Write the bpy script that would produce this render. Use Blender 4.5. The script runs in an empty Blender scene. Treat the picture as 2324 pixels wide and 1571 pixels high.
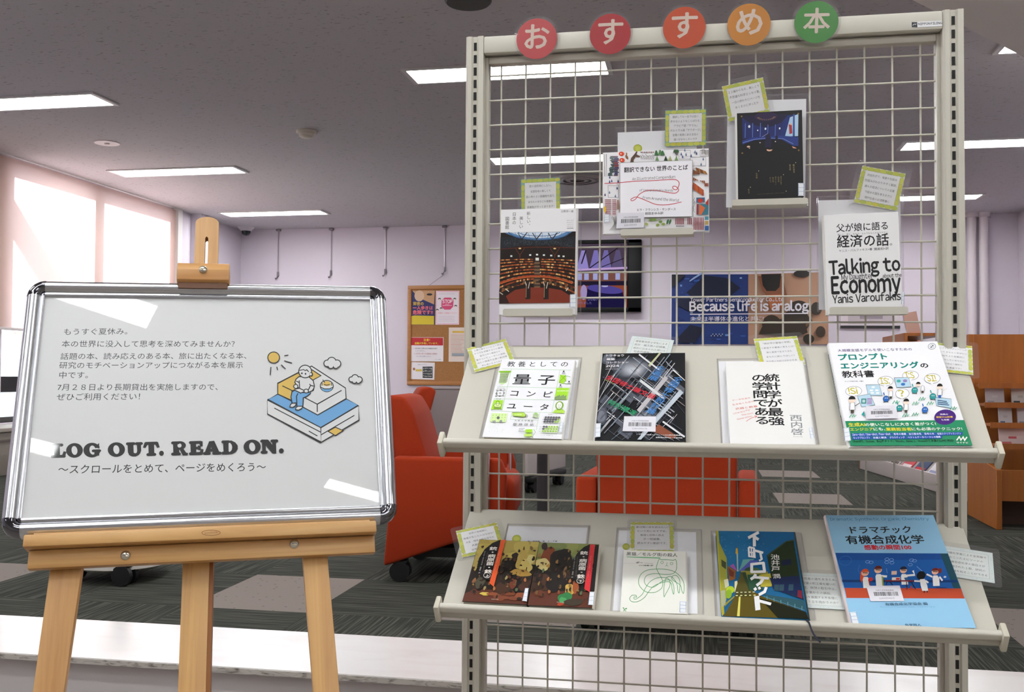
import bpy, bmesh, math, random
import numpy as np
from math import pi, sin, cos, tan, radians, atan2, sqrt
from mathutils import Vector, Matrix
V = Vector
S = bpy.context.scene
COL = S.collection
random.seed(7)

# ---------------------------------------------------------------- camera
FOC = 2266.98                       # focal length in pixels of the 2324 x 1571 frame
CAM = V((.38882, -1.96276, 1.450))
yaw, pit, rol = -.18319, .02799, .00602
fw = V((sin(yaw)*cos(pit), cos(yaw)*cos(pit), sin(pit)))
_r = V((cos(yaw), -sin(yaw), 0)); _u = _r.cross(fw)
rt = _r*cos(rol) + _u*sin(rol); up = _u*cos(rol) - _r*sin(rol)
cd = bpy.data.cameras.new('camera'); cam = bpy.data.objects.new('camera', cd); COL.objects.link(cam)
cd.sensor_fit = 'HORIZONTAL'; cd.sensor_width = 36; cd.lens = FOC/2324*36; cd.clip_start = .05; cd.clip_end = 200
cam.matrix_world = Matrix((( rt.x, up.x, -fw.x, CAM.x), (rt.y, up.y, -fw.y, CAM.y), (rt.z, up.z, -fw.z, CAM.z), (0, 0, 0, 1)))
S.camera = cam
# ---------------------------------------------------------------- view, world, sun
S.view_settings.view_transform = 'Standard'; S.view_settings.look = 'None'
S.view_settings.gamma = 1; S.view_settings.use_curve_mapping = False
S.view_settings.exposure = 1.08
LAMP = 14.0                           # radiance of the ceiling fixtures
w = bpy.data.worlds.new('sky'); S.world = w; w.use_nodes = True
w.node_tree.nodes['Background'].inputs[0].default_value = (.80, .92, 1, 1)
w.node_tree.nodes['Background'].inputs[1].default_value = 2.2
sl = bpy.data.lights.new('sun', 'SUN'); so = bpy.data.objects.new('sun', sl); COL.objects.link(so)
sl.energy = 22; sl.angle = radians(.5); sl.color = (1, .97, .96)
so.rotation_euler = V((1, .25, -.55)).to_track_quat('-Z', 'Y').to_euler(); so.location = (-12, 4, 8)

# ---------------------------------------------------------------- pixel <-> place (only used to read positions off the photograph)
def ray(x, y): return fw + rt*((x-1162)/FOC) - up*((y-785.5)/FOC)
def hit(x, y, o, n):
    d = ray(x, y); return CAM + d*((V(o)-CAM).dot(n)/d.dot(n))
def atY(x, y, Y): return hit(x, y, (0, Y, 0), V((0, 1, 0)))
def atZ(x, y, Z): return hit(x, y, (0, 0, Z), V((0, 0, 1)))

# ---------------------------------------------------------------- materials
def lin(h):
    if isinstance(h, str):
        h = h.lstrip('#'); h = h if len(h) == 6 else ''.join(q*2 for q in h); c = [int(h[i:i+2], 16)/255 for i in (0, 2, 4)]
        return tuple(v/12.92 if v < .04045 else ((v+.055)/1.055)**2.4 for v in c)
    return tuple(h)
MATS = {}
def mat(col, rough=.5, metal=0, coat=0, spec=.5, name=None):
    k = (col, rough, metal, coat, spec)
    if k in MATS: return MATS[k]
    m = bpy.data.materials.new(name or ('paint_' + (col if isinstance(col, str) else 'mix')).replace('#', '')); m.use_nodes = True
    b = m.node_tree.nodes['Principled BSDF']
    b.inputs['Base Color'].default_value = (*lin(col), 1); b.inputs['Roughness'].default_value = rough
    b.inputs['Metallic'].default_value = metal; b.inputs['Coat Weight'].default_value = coat
    b.inputs['Coat Roughness'].default_value = .04
    b.inputs['Specular IOR Level'].default_value = spec
    MATS[k] = m; return m
class NT:
    def __init__(s, name):
        s.m = bpy.data.materials.new(name); s.m.use_nodes = True; s.t = s.m.node_tree; s.b = s.t.nodes['Principled BSDF']
        s.out = s.t.nodes['Material Output']
    def n(s, typ, ins={}, **kw):
        o = s.t.nodes.new('ShaderNode'+typ)
        for k, v in kw.items(): setattr(o, k, v)
        for k, v in ins.items():
            if hasattr(v, 'is_linked') or hasattr(v, 'links'): s.t.links.new(v, o.inputs[k])
            else: o.inputs[k].default_value = v
        return o
    def l(s, a, b): s.t.links.new(a, b)
    def math(s, op, a, b=0., c=0.): return s.n('Math', {0: a, 1: b, 2: c}, operation=op).outputs[0]
    def mix(s, f, a, b):
        o = s.t.nodes.new('ShaderNodeMix'); o.data_type = 'RGBA'
        for i, v in ((0, f), (6, a), (7, b)):
            if hasattr(v, 'links'): s.t.links.new(v, o.inputs[i])
            else: o.inputs[i].default_value = (*v, 1) if isinstance(v, tuple) and len(v) == 3 else v
        return o.outputs[2]
    def coord(s, scale=(1, 1, 1), rot=(0, 0, 0), kind='Object'):
        tc = s.n('TexCoord'); mp = s.n('Mapping', {'Vector': tc.outputs[kind], 'Scale': scale, 'Rotation': rot}); return mp.outputs[0]
def wood(name, c1, c2, axis=0, sc=1, rough=.42):
    t = NT(name); s = [38*sc]*3; s[axis] = 1.6*sc
    co = t.coord(tuple(s)); nz = t.n('TexNoise', {'Vector': co, 'Scale': 1.0, 'Detail': 5., 'Roughness': .6, 'Distortion': .8})
    s2 = [7*sc]*3; s2[axis] = .7*sc
    n2 = t.n('TexNoise', {'Vector': t.coord(tuple(s2)), 'Scale': 1.0, 'Detail': 2., 'Distortion': 1.6})
    f = t.math('MULTIPLY_ADD', nz.outputs[0], .6, t.math('MULTIPLY', n2.outputs[0], .5))
    f = t.n('MapRange', {0: f, 1: .38, 2: .72}).outputs[0]
    t.l(t.mix(f, lin(c1), lin(c2)), t.b.inputs['Base Color']); t.b.inputs['Roughness'].default_value = rough
    return t.m
def clear(name, tint=(1, 1, 1), gloss=.12, haze=.05, rough=.06):
    t = NT(name); t.t.nodes.remove(t.b)
    tr = t.n('BsdfTransparent', {0: (*tint, 1)}); gl = t.n('BsdfGlossy', {0: (1, 1, 1, 1), 'Roughness': rough})
    df = t.n('BsdfDiffuse', {0: (.85, .86, .9, 1)})
    lw = t.n('LayerWeight', {0: .25}); f = t.math('MULTIPLY_ADD', lw.outputs[0], .5, gloss*.4)
    a = t.n('MixShader', {0: haze, 1: tr.outputs[0], 2: df.outputs[0]})
    b = t.n('MixShader', {0: f, 1: a.outputs[0], 2: gl.outputs[0]})
    t.l(b.outputs[0], t.out.inputs[0]); return t.m
def emit(name, col, st):
    t = NT(name); t.t.nodes.remove(t.b); e = t.n('Emission', {0: (*col, 1), 1: st}); t.l(e.outputs[0], t.out.inputs[0]); return t.m

# ---------------------------------------------------------------- mesh builder
class B:
    def __init__(s): s.v = []; s.f = []; s.mi = []; s.mats = []; s.M = Matrix(); s.cur = 0
    def use(s, m):
        if m not in s.mats: s.mats.append(m)
        s.cur = s.mats.index(m); return s
    def at(s, M=None): s.M = M if M is not None else Matrix(); return s
    def add(s, vs, fs):
        k = len(s.v); s.v += [s.M @ V(p) for p in vs]; s.f += [[i+k for i in f] for f in fs]; s.mi += [s.cur]*len(fs); return s
    def bm(s, bm):
        bm.verts.index_update(); s.add([v.co.copy() for v in bm.verts], [[v.index for v in f.verts] for f in bm.faces]); bm.free(); return s
    def box(s, lo, hi, bev=0, seg=2):
        lo = V(lo); hi = V(hi); bm = bmesh.new(); bmesh.ops.create_cube(bm, size=1)
        d = hi-lo; c = (hi+lo)/2
        for v in bm.verts: v.co = V((v.co.x*d.x, v.co.y*d.y, v.co.z*d.z)) + c
        if bev: bmesh.ops.bevel(bm, geom=bm.edges[:], offset=min(bev, min(map(abs, d))*.49), segments=seg, profile=.5, affect='EDGES')
        return s.bm(bm)
    def prism(s, poly, z0, z1, bev=0, seg=2, axes=(0, 1, 2)):
        # polygon in the first two axes, extruded along the third
        def p(a, b, c):
            q = [0, 0, 0]; q[axes[0]] = a; q[axes[1]] = b; q[axes[2]] = c; return V(q)
        bm = bmesh.new(); a = [bm.verts.new(p(x, y, z0)) for x, y in poly]; b = [bm.verts.new(p(x, y, z1)) for x, y in poly]; n = len(poly)
        bm.faces.new(a[::-1]); bm.faces.new(b)
        for i in range(n): bm.faces.new((a[i], a[(i+1) % n], b[(i+1) % n], b[i]))
        bmesh.ops.recalc_face_normals(bm, faces=bm.faces[:])
        if bev: bmesh.ops.bevel(bm, geom=bm.edges[:], offset=bev, segments=seg, profile=.5, affect='EDGES')
        return s.bm(bm)
    def cyl(s, p0, p1, r, n=12, r1=None, cap=True):
        p0 = V(p0); p1 = V(p1); r1 = r if r1 is None else r1; d = (p1-p0).normalized(); a = d.orthogonal().normalized(); b = d.cross(a)
        vs = []
        for p, q in ((p0, r), (p1, r1)): vs += [p+(a*cos(2*pi*i/n)+b*sin(2*pi*i/n))*q for i in range(n)]
        fs = [[i, (i+1) % n, n+(i+1) % n, n+i] for i in range(n)]
        if cap: fs += [list(range(n))[::-1], list(range(n, 2*n))]
        return s.add(vs, fs)
    def tube(s, pts, r, n=8):
        pts = [V(p) for p in pts]; vs = []; fs = []; a = None
        for i, p in enumerate(pts):
            d = (pts[min(i+1, len(pts)-1)]-pts[max(i-1, 0)]).normalized()
            a = d.orthogonal().normalized() if a is None else (a-d*a.dot(d)).normalized(); b = d.cross(a)
            vs += [p+(a*cos(2*pi*k/n)+b*sin(2*pi*k/n))*r for k in range(n)]
        for i in range(len(pts)-1): fs += [[i*n+k, i*n+(k+1) % n, (i+1)*n+(k+1) % n, (i+1)*n+k] for k in range(n)]
        fs += [list(range(n))[::-1], list(range((len(pts)-1)*n, len(pts)*n))]
        return s.add(vs, fs)
    def lathe(s, prof, n=24, a0=0, a1=2*pi):
        full = abs(a1-a0-2*pi) < 1e-6; m = n if full else n+1; vs = []; fs = []
        for i in range(m):
            t = a0+(a1-a0)*i/n; vs += [(r*cos(t), r*sin(t), z) for r, z in prof]
        k = len(prof)
        for i in range(n):
            j = (i+1) % m
            fs += [[i*k+q, j*k+q, j*k+q+1, i*k+q+1] for q in range(k-1)]
        return s.add(vs, fs)
    def obj(s, name, parent=None, smooth=True, ang=35):
        me = bpy.data.meshes.new(name); me.from_pydata([tuple(v) for v in s.v], [], s.f)
        for m in s.mats: me.materials.append(m)
        me.polygons.foreach_set('material_index', s.mi)
        if smooth:
            me.polygons.foreach_set('use_smooth', [True]*len(s.f)); me.set_sharp_from_angle(angle=radians(ang))
        me.update(); o = bpy.data.objects.new(name, me); COL.objects.link(o)
        if parent: o.parent = parent
        return o
def rrect(x0, y0, x1, y1, r, n=5):
    out = []
    for cx, cy, a in ((x1-r, y1-r, 0), (x0+r, y1-r, 90), (x0+r, y0+r, 180), (x1-r, y0+r, 270)):
        out += [(cx+r*cos(radians(a+90*i/n)), cy+r*sin(radians(a+90*i/n))) for i in range(n+1)]
    return out
def thing(name, label, cat, M=None, group=None):
    o = bpy.data.objects.new(name, None); o.empty_display_size = .05; COL.objects.link(o)
    if M is not None: o.matrix_world = M if isinstance(M, Matrix) else Matrix.Translation(M)
    o['label'] = label; o['category'] = cat
    if group: o['group'] = group
    return o
def tag(o, label, cat, group=None):
    o['label'] = label; o['category'] = cat
    if group: o['group'] = group
    return o
def struct(name, b, **kw):
    o = b.obj(name, **kw); o['kind'] = 'structure'; return o
def copy_tree(o, parent=None):
    c = o.copy(); COL.objects.link(c)
    if parent: c.parent = parent
    for ch in list(o.children): copy_tree(ch, c)
    return c
def frameM(o, ex, ey, ez):
    return Matrix(((ex.x, ey.x, ez.x, o.x), (ex.y, ey.y, ez.y, o.y), (ex.z, ey.z, ez.z, o.z), (0, 0, 0, 1)))

# ---------------------------------------------------------------- planes, rectangles read off the photograph, flat print
class Plane:
    def __init__(s, o, ex, ey): s.o = V(o); s.ex = V(ex).normalized(); s.ez = s.ex.cross(V(ey)).normalized(); s.ey = s.ez.cross(s.ex)
    def uv(s, x, y, off=0):
        p = hit(x, y, s.o+s.ez*off, s.ez)-s.o; return V((p.dot(s.ex), p.dot(s.ey)))
def homog(src, dst):
    A = []; b = []
    for (x, y), (u, v) in zip(src, dst):
        A.append([x, y, 1, 0, 0, 0, -u*x, -u*y]); b.append(u); A.append([0, 0, 0, x, y, 1, -v*x, -v*y]); b.append(v)
    h = np.linalg.solve(np.array(A, float), np.array(b, float)).tolist()
    def f(x, y):
        d = h[6]*x+h[7]*y+1; return ((h[0]*x+h[1]*y+h[2])/d, (h[3]*x+h[4]*y+h[5])/d)
    return f
class Rect:
    """a true rectangle lying on a plane: quad = TL, TR, BR, BL in photo pixels"""
    def __init__(s, pl, quad, off=0):
        p = [pl.uv(x, y, off) for x, y in quad]; tl, tr, br, bl = p
        e = ((tr-tl)+(br-bl)); f = ((tl-bl)+(tr-br))
        ang = (atan2(e.y, e.x)+atan2(f.y, f.x)-pi/2)/2
        s.w = ((tr-tl).length+(br-bl).length)/2; s.h = ((tl-bl).length+(tr-br).length)/2
        c = (tl+tr+br+bl)/4; ex = pl.ex*cos(ang)+pl.ey*sin(ang); ey = pl.ey*cos(ang)-pl.ex*sin(ang)
        s.ex = ex; s.ey = ey; s.ez = pl.ez
        s.o = pl.o+pl.ez*off+pl.ex*c.x+pl.ey*c.y-ex*(s.w/2)-ey*(s.h/2)
        s.map = homog(quad, [(0, s.h), (s.w, s.h), (s.w, 0), (0, 0)])
    def M(s, dz=0): return frameM(s.o+s.ez*dz, s.ex, s.ey, s.ez)
_tc = bpy.data.curves.new('lettering', 'FONT'); _to = bpy.data.objects.new('lettering', _tc); COL.objects.link(_to)
_tm = {}
def tmesh1(s, res=2):
    k = (s, res)
    if k not in _tm:
        _tc.body = s; _tc.resolution_u = res
        dg = bpy.context.evaluated_depsgraph_get(); dg.update(); e = _to.evaluated_get(dg); m = e.to_mesh()
        vs = [(v.co.x, v.co.y) for v in m.vertices]; fs = [list(p.vertices) for p in m.polygons]; e.to_mesh_clear()
        _tm[k] = (vs, fs)
    return _tm[k]
def tmesh(s, bold=0, res=2):
    if not all(32 <= ord(c) < 127 for c in s): return tmesh1(s, res)
    VS = []; FS = []; x = 0          # Latin words: the plain sans full-width glyphs, set proportionally
    for c in s:
        if c == ' ': x += .24; continue
        vs, fs = tmesh1(chr(ord(c)+0xfee0), res)
        a = min(v[0] for v in vs); k = len(VS); VS += [(v[0]-a+x, v[1]) for v in vs]; FS += [[q+k for q in f] for f in fs]
        x += max(v[0] for v in vs)-a+(.075 if c not in 'TVYA' else .03)
    return VS, FS
class Art:
    """flat print on a surface; coordinates are photo pixels (through a crop) mapped to the surface"""
    def __init__(s, b, fmap, z=0, rough=.4, dz=1.6e-5): s.b = b; s.map = fmap; s.z = z; s.dz = dz; s.k = (0, 0, 1); s.rough = rough; s.res = 2; s.clipf = None
    def crop(s, x0, y0, sc): s.k = (x0, y0, sc); return s
    def p(s, q):
        x0, y0, c = s.k; return V(s.map(x0+q[0]*c, y0+q[1]*c))
    def raw(s, pts, fs, col):
        s.z += s.dz; s.b.use(mat(col, s.rough) if isinstance(col, str) else col); s.b.add([(x, y, s.z) for x, y in pts], fs); return s
    def poly(s, pts, col):
        q = [s.p(a) for a in pts]
        if sum(q[i-1].x*q[i].y-q[i].x*q[i-1].y for i in range(len(q))) < 0: q = q[::-1]
        return s.raw(q, [list(range(len(q)))], col)
    def rect(s, x0, y0, x1, y1, col): return s.poly([(x0, y0), (x1, y0), (x1, y1), (x0, y1)], col)
    def many(s, polys, col):
        vs = []; fs = []
        for pts in polys:
            q = [s.p(a) for a in pts]
            if sum(q[i-1].x*q[i].y-q[i].x*q[i-1].y for i in range(len(q))) < 0: q = q[::-1]
            fs.append(list(range(len(vs), len(vs)+len(q)))); vs += q
        return s.raw(vs, fs, col) if vs else s
    def ell(s, cx, cy, rx, ry, col, n=20, a=0):
        ca, sa = cos(a), sin(a)
        return s.poly([(cx+rx*cos(2*pi*i/n)*ca-ry*sin(2*pi*i/n)*sa, cy+rx*cos(2*pi*i/n)*sa+ry*sin(2*pi*i/n)*ca) for i in range(n)], col)
    def line(s, pts, w, col, closed=False):
        x0, y0, c = s.k; pts = [V((a[0], a[1])) for a in pts]
        if closed: pts = pts+[pts[0]]
        vs = []; fs = []; n = len(pts)
        for i, q in enumerate(pts):
            a = pts[i-1] if i else (pts[-2] if closed else q); b = pts[i+1] if i < n-1 else (pts[1] if closed else q)
            d = (b-a)
            d = d.normalized() if d.length > 1e-9 else V((1, 0)); nn = V((-d.y, d.x))
            d1 = (q-a); k = 1
            if d1.length > 1e-9 and (b-q).length > 1e-9:
                k = max(.5, abs(d1.normalized().dot(d)))
            vs += [s.p(q+nn*(w/2/k)), s.p(q-nn*(w/2/k))]
        for i in range(n-1): fs.append([2*i, 2*i+2, 2*i+3, 2*i+1])
        return s.raw(vs, fs, col)
    def ring(s, cx, cy, rx, ry, w, col, n=28, a0=0, a1=2*pi):
        full = abs(a1-a0-2*pi) < 1e-6
        P = [(cx+rx*cos(a0+(a1-a0)*i/n), cy+ry*sin(a0+(a1-a0)*i/n)) for i in range(n if full else n+1)]
        return s.line(P, w, col, closed=full)
    def text(s, t, p0, p1, col, hr=1., bold=0, h=None):
        vs, fs = tmesh(t, 0, s.res)
        if not vs: return s
        A = s.p(p0); Bq = s.p(p1); d = Bq-A; L = d.length; d.normalize(); n = V((-d.y, d.x))
        xs = [v[0] for v in vs]; a, b = min(xs), max(xs); sx = L/max(b-a, 1e-6)
        cjk = any(ord(ch) > 0x2e80 for ch in t); y0 = .09 if cjk else 0
        sy = sx*hr
        if h: sy = (s.p((p0[0], p0[1]-h))-A).length/(.93 if cjk else .70)
        for dx, dy in s.fat(bold): s.z -= s.dz*.5 if bold else 0; s.raw([A+d*((x+dx-a)*sx)+n*((y+dy+y0)*sy) for x, y in vs], fs, col)
        return s
    def fat(s, b): return ((0, 0), (b, 0), (-b, 0), (0, b), (0, -b)) if b > 0 else ((0, 0),)
    def vtext(s, t, p0, p1, col, wr=1., bold=0):
        A = s.p(p0); Bq = s.p(p1); d = Bq-A; st = d.length/len(t); d.normalize(); n = V((-d.y, d.x))
        VS = []; FS = []
        for i, ch in enumerate(t):
            vs, fs = tmesh(ch, 0, s.res); k = len(VS)
            for x, y in vs:
                X, Y = (x-.5)*wr, .9-y
                if ch in 'ー': X, Y = (.38-y)*wr, x
                if ch in '、。': X += .55; Y -= .5
                VS.append(A+d*((i+Y)*st)+n*(X*st))
            FS += [[q+k for q in f] for f in fs]
        for dx, dy in s.fat(bold): s.z -= s.dz*.5 if bold else 0; s.raw([p+n*(dx*wr*st)+d*(dy*st) for p in VS], FS, col)
        return s
    def spl(s, pts, w, col, closed=False, m=6):
        P = [V(p) for p in pts]; out = []; n = len(P)
        for i in range(n if closed else n-1):
            g = lambda j: P[j % n] if closed else P[max(0, min(n-1, j))]
            a, b, c, d = g(i-1), g(i), g(i+1), g(i+2)
            for k in range(m):
                t = k/m; out.append(.5*((2*b)+(c-a)*t+(2*a-5*b+4*c-d)*t*t+(3*b-a-3*c+d)*t**3))
        if not closed: out.append(P[-1])
        s.line(out, w, col, closed); return out
# ================================================================ the room
XL, XR, YF, YB = -5.60, 4.05, -6.0, 10.45
ZC, ZP = 3.35, .585                  # ceiling, raised carpet
# carpet tiles
t = NT('carpet_tiles')
co = t.n('TexCoord').outputs['Object']; sx = t.n('SeparateXYZ', {0: co}); X, Y = sx.outputs[0], sx.outputs[1]
tx = t.math('FLOOR', t.math('DIVIDE', t.math('ADD', X, .02), .48)); ty = t.math('FLOOR', t.math('DIVIDE', t.math('SUBTRACT', Y, 1.47), .6))
par = t.math('MODULO', t.math('ABSOLUTE', t.math('ADD', tx, ty)), 2.)
along = t.mix(par, (0, 0, 0), (1, 1, 1))
lx = t.n('CombineXYZ', {0: t.math('MULTIPLY', X, 3.), 1: t.math('MULTIPLY', Y, 120.)})
ly = t.n('CombineXYZ', {0: t.math('MULTIPLY', X, 120.), 1: t.math('MULTIPLY', Y, 3.)})
n1 = t.n('TexNoise', {'Vector': lx.outputs[0], 'Scale': 1., 'Detail': 2.}).outputs[0]; n2 = t.n('TexNoise', {'Vector': ly.outputs[0], 'Scale': 1., 'Detail': 2.}).outputs[0]
st = t.n('Mix', {0: par, 2: n1, 3: n2}).outputs[0]
st = t.n('MapRange', {0: st, 1: .45, 2: .62}).outputs[0]
dark = t.mix(st, lin('#31332e'), lin('#53534c'))
pale = None                          # the odd pale tile among the striped ones
for i, j in ((-3, 0), (-1, 0), (2, 9), (2, 6), (3, 0), (-6, 0), (-4, 4), (0, 3), (5, 4)):
    q = t.math('MULTIPLY', t.math('COMPARE', tx, float(i), .1), t.math('COMPARE', ty, float(j), .1)); pale = q if pale is None else t.math('MAXIMUM', pale, q)
vz = t.n('TexVoronoi', {'Vector': t.coord((22, 40, 1)), 'Scale': 1.}).outputs[0]
pc = t.mix(t.math('LESS_THAN', vz, .13), lin('#857b75'), lin('#5a534f'))
t.l(t.mix(pale, dark, pc), t.b.inputs['Base Color']); t.b.inputs['Roughness'].default_value = .95; t.b.inputs['Specular IOR Level'].default_value = .1
CARPET = t.m
# acoustic ceiling board with dark flecks
t = NT('acoustic_board')
nz = t.n('TexNoise', {'Vector': t.coord((26, 60, 1), (0, 0, .5)), 'Scale': 1., 'Detail': 3., 'Roughness': .6}).outputs[0]
fl = t.n('MapRange', {0: nz, 1: .62, 2: .68}).outputs[0]
t.l(t.mix(fl, lin('#c5c1c5'), lin('#9a9699')), t.b.inputs['Base Color']); t.b.inputs['Roughness'].default_value = .95
t.b.inputs['Specular IOR Level'].default_value = .1
CEIL = t.m
def plaster(name, c):
    t = NT(name); nz = t.n('TexNoise', {'Vector': t.coord((160, 160, 160)), 'Scale': 1., 'Detail': 2.}).outputs[0]
    bp = t.n('Bump', {'Strength': .12, 'Distance': .002, 'Height': nz}); t.l(bp.outputs[0], t.b.inputs['Normal'])
    t.b.inputs['Base Color'].default_value = (*lin(c), 1); t.b.inputs['Roughness'].default_value = .85; return t.m
WALL = plaster('wall_paint', '#d9d0db'); WALLN = plaster('near_wall_paint', '#c9c2bd'); STEP = plaster('step_paint', '#c2bcbc')
t = NT('marble'); nz = t.n('TexNoise', {'Vector': t.coord((3, 9, 30)), 'Scale': 1., 'Detail': 5., 'Distortion': 1.}).outputs[0]
f = t.n('MapRange', {0: nz, 1: .5, 2: .75}).outputs[0]
t.l(t.mix(f, lin('#eeebea'), lin('#e6e1e0')), t.b.inputs['Base Color']); t.b.inputs['Roughness'].default_value = .22; MARBLE = t.m
t = NT('marble_edge'); nz = t.n('TexNoise', {'Vector': t.coord((14, 14, 60)), 'Scale': 1., 'Detail': 5., 'Distortion': 2.}).outputs[0]
f = t.n('MapRange', {0: nz, 1: .5, 2: .7}).outputs[0]
t.l(t.mix(f, lin('#bdb7b1'), lin('#6d645d')), t.b.inputs['Base Color']); MEDGE = t.m
WHITE = mat('#e9e6e4', .5); DARKF = mat('#15161a', .4)

b = B().use(CARPET); b.box((XL-.1, 1.2, ZP-.05), (XR+.1, YB+.1, ZP)); o = struct('floor', b)
b = B().use(mat('#8d867e', .5)); b.box((XL-.1, YF-.1, -.06), (XR+.1, .815, 0)); struct('floor_lower', b)
b = B().use(CEIL); b.box((XL-.15, YF-.1, ZC), (XR+.1, YB+.1, ZC+.08)); struct('ceiling', b)
b = B().use(WALL); b.box((XL-.15, YB, 0), (XR+.15, YB+.12, ZC)); struct('wall_back', b)
b = B().use(WALL); b.box((XR, 1.2, 0), (XR+.12, YB, ZC)); struct('wall_right', b)
b = B().use(WALLN); b.box((XR, YF, 0), (XR+.12, 1.2, ZC)); struct('wall_right_near', b)
b = B().use(WALLN); b.box((XL-.15, YF-.12, 0), (XR+.15, YF, ZC)); struct('wall_front', b)
b = B().use(STEP); b.box((XL, .815, 0), (XR, .9, ZP-.02)); struct('wall_step', b)
b = B().use(MARBLE); b.box((XL, .785, ZP-.012), (XR, 1.2, ZP+.004)); b.use(MEDGE); b.box((XL, .781, ZP-.014), (XR, .7855, ZP+.001)); struct('trim_1', b)
# left wall with the window opening
WY0, WY1, WZ0, WZ1 = 5.82, 8.6, .99, 3.29
b = B().use(WALL)
b.box((XL-.15, YF, 0), (XL, WY0, ZC)); b.box((XL-.15, WY1, 0), (XL, YB, ZC)); b.box((XL-.15, WY0, 0), (XL, WY1, WZ0)); b.box((XL-.15, WY0, WZ1), (XL, WY1, ZC))
struct('wall_left', b)
b = B().use(WALL); b.box((XL, 9.1, ZP), (XL+.14, 9.42, ZC)); struct('trim_2', b)
b = B().use(WHITE); b.box((XL, 8.70, ZP), (XL+.06, 8.80, ZC)); struct('trim_3', b)
b = B().use(mat('#b9a48f', .6)); b.box((XL, YB-.018, ZP), (XR, YB, ZP+.09)); struct('baseboard_back', b)
# window: dark frame, glass
win = B().use(DARKF); xg = XL-.09
for (y0, y1, z0, z1) in ((WY0, WY0+.05, WZ0, WZ1), (WY1-.05, WY1, WZ0, WZ1), (WY0, WY1, WZ0, WZ0+.05), (WY0, WY1, WZ1-.04, WZ1), (7.10, 7.24, WZ0, WZ1), (WY0, WY1, 1.26, 1.40)):
    win.box((xg-.03, y0, z0), (xg+.03, y1, z1))
wo = struct('window_1', win)
b = B().use(clear('window_glass', (.97, 1, 1), .1, 0., .02)); b.box((xg-.003, WY0+.05, WZ0+.05), (xg+.003, WY1-.05, WZ1-.04)); b.obj('glass', wo)
# outside, out of view: slanted strut added to cast a diagonal shadow on the blind
b = B().use(mat('#9a9894', .7)); e = V((0, .74, -.68)); n_ = V((0, .68, .74)); o_ = V((-6.5, 5.6, 3.37))
vs = [o_+e*a+n_*c+V((x, 0, 0)) for x in (-.06, .06) for a in (-.8, 2.4) for c in (-.12, .12)]
b.add(vs, [(0, 1, 3, 2), (4, 6, 7, 5), (0, 4, 5, 1), (2, 3, 7, 6), (0, 2, 6, 4), (1, 5, 7, 3)])
tag(b.obj('shadow_strut'), 'unseen grey slanted strut added outside the left window to shadow the pale blind', 'strut')
# roller blind
t = NT('blind_cloth'); t.t.nodes.remove(t.b)
d = t.n('BsdfDiffuse', {0: (*lin('#f0d2c4'), 1)}); tr = t.n('BsdfTranslucent', {0: (*lin('#ebe2e4'), 1)})
mx = t.n('MixShader', {0: .5, 1: d.outputs[0], 2: tr.outputs[0]}); t.l(mx.outputs[0], t.out.inputs[0])
bl = thing('roller_blind', 'pale pink roller blind pulled down over the sunlit left window', 'blind', V((XL+.03, 7.2, 1.83)))
b = B().use(t.m); b.box((0, -2.5, 0), (.002, 1.49, 1.50)); b.obj('blind_cloth', bl)
b = B().use(mat('#d8cfd0', .4)); b.box((-.006, -2.5, -.022), (.010, 1.49, .004), .004); b.obj('bottom_bar', bl)
# long cabinet below the window
cb = thing('heater_cabinet', 'grey brown long cabinet under the left window', 'cabinet', V((XL+.2, 6.4, ZP)))
b = B().use(mat('#8c837a', .5)); b.box((-.2, -2.4, 0), (.18, 2.2, .36), .008); b.obj('body', cb)
b = B().use(mat('#a39a90', .45)); b.box((-.2, -2.42, .36), (.2, 2.22, .395), .006); b.obj('top_board', cb)
b = B().use(mat('#6d655d', .5)); b.box((.181, -2.4, .285), (.19, 2.2, .30)); b.obj('grille', cb)
# soffit over the right foreground
b = B().use(mat('#f2eeea', .8)); b.prism([(.62, 1.43), (2.62, 3.95), (XR, 3.95), (XR, 1.43)], 2.95, ZC-.001)
struct('ceiling_soffit', b)

# ---------------------------------------------------------------- ceiling fixtures
LAMPM = emit('fixture_light', (.98, 1., 1.), LAMP)
def fixture(x, y, label, L=1.24, W=.27):
    o = thing('ceiling_light', label, 'ceiling light', V((x, y, ZC)), 'recessed ceiling lights')
    b = B().use(mat('#d5d2d2', .5)); a, c = L/2+.03, W/2+.022; i, j = L/2, W/2
    for lo, hi in (((-a, -c, -.012), (a, -j, .0)), ((-a, j, -.012), (a, c, .0)), ((-a, -j, -.012), (-i, j, .0)), ((i, -j, -.012), (a, j, .0))): b.box(lo, hi)
    b.obj('frame', o, smooth=False)
    b = B().use(LAMPM); b.box((-i, -j, -.006), (i, j, -.001)); b.obj('diffuser', o, smooth=False)
    return o
for x, y, l in ((-4.30, 4.30, 'long white ceiling light cut off by the left picture edge'),
                (-4.44, 6.70, 'long white ceiling light above the pale window blind, second from the left edge'),
                (-4.56, 9.16, 'narrow far ceiling light above the wooden easel top, near the camera dome'),
                (-.78, 4.14, 'ceiling light cut by the left rack upright, under the red letter discs'),
                (-.78, 6.70, 'long ceiling light showing through the wire mesh beside the illustrated words book'),
                (-.78, 9.16, 'farthest middle ceiling light, just above the libraries book'),
                (2.74, 4.11, 'ceiling light mostly hidden by the soffit at the top right corner'),
                (2.68, 6.66, 'ceiling light cut by the right rack upright, at the right picture edge'),
                (2.68, 9.20, 'narrow far ceiling light behind the tilted lemon card, right of the mesh')):
    fixture(x, y, l)
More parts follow.
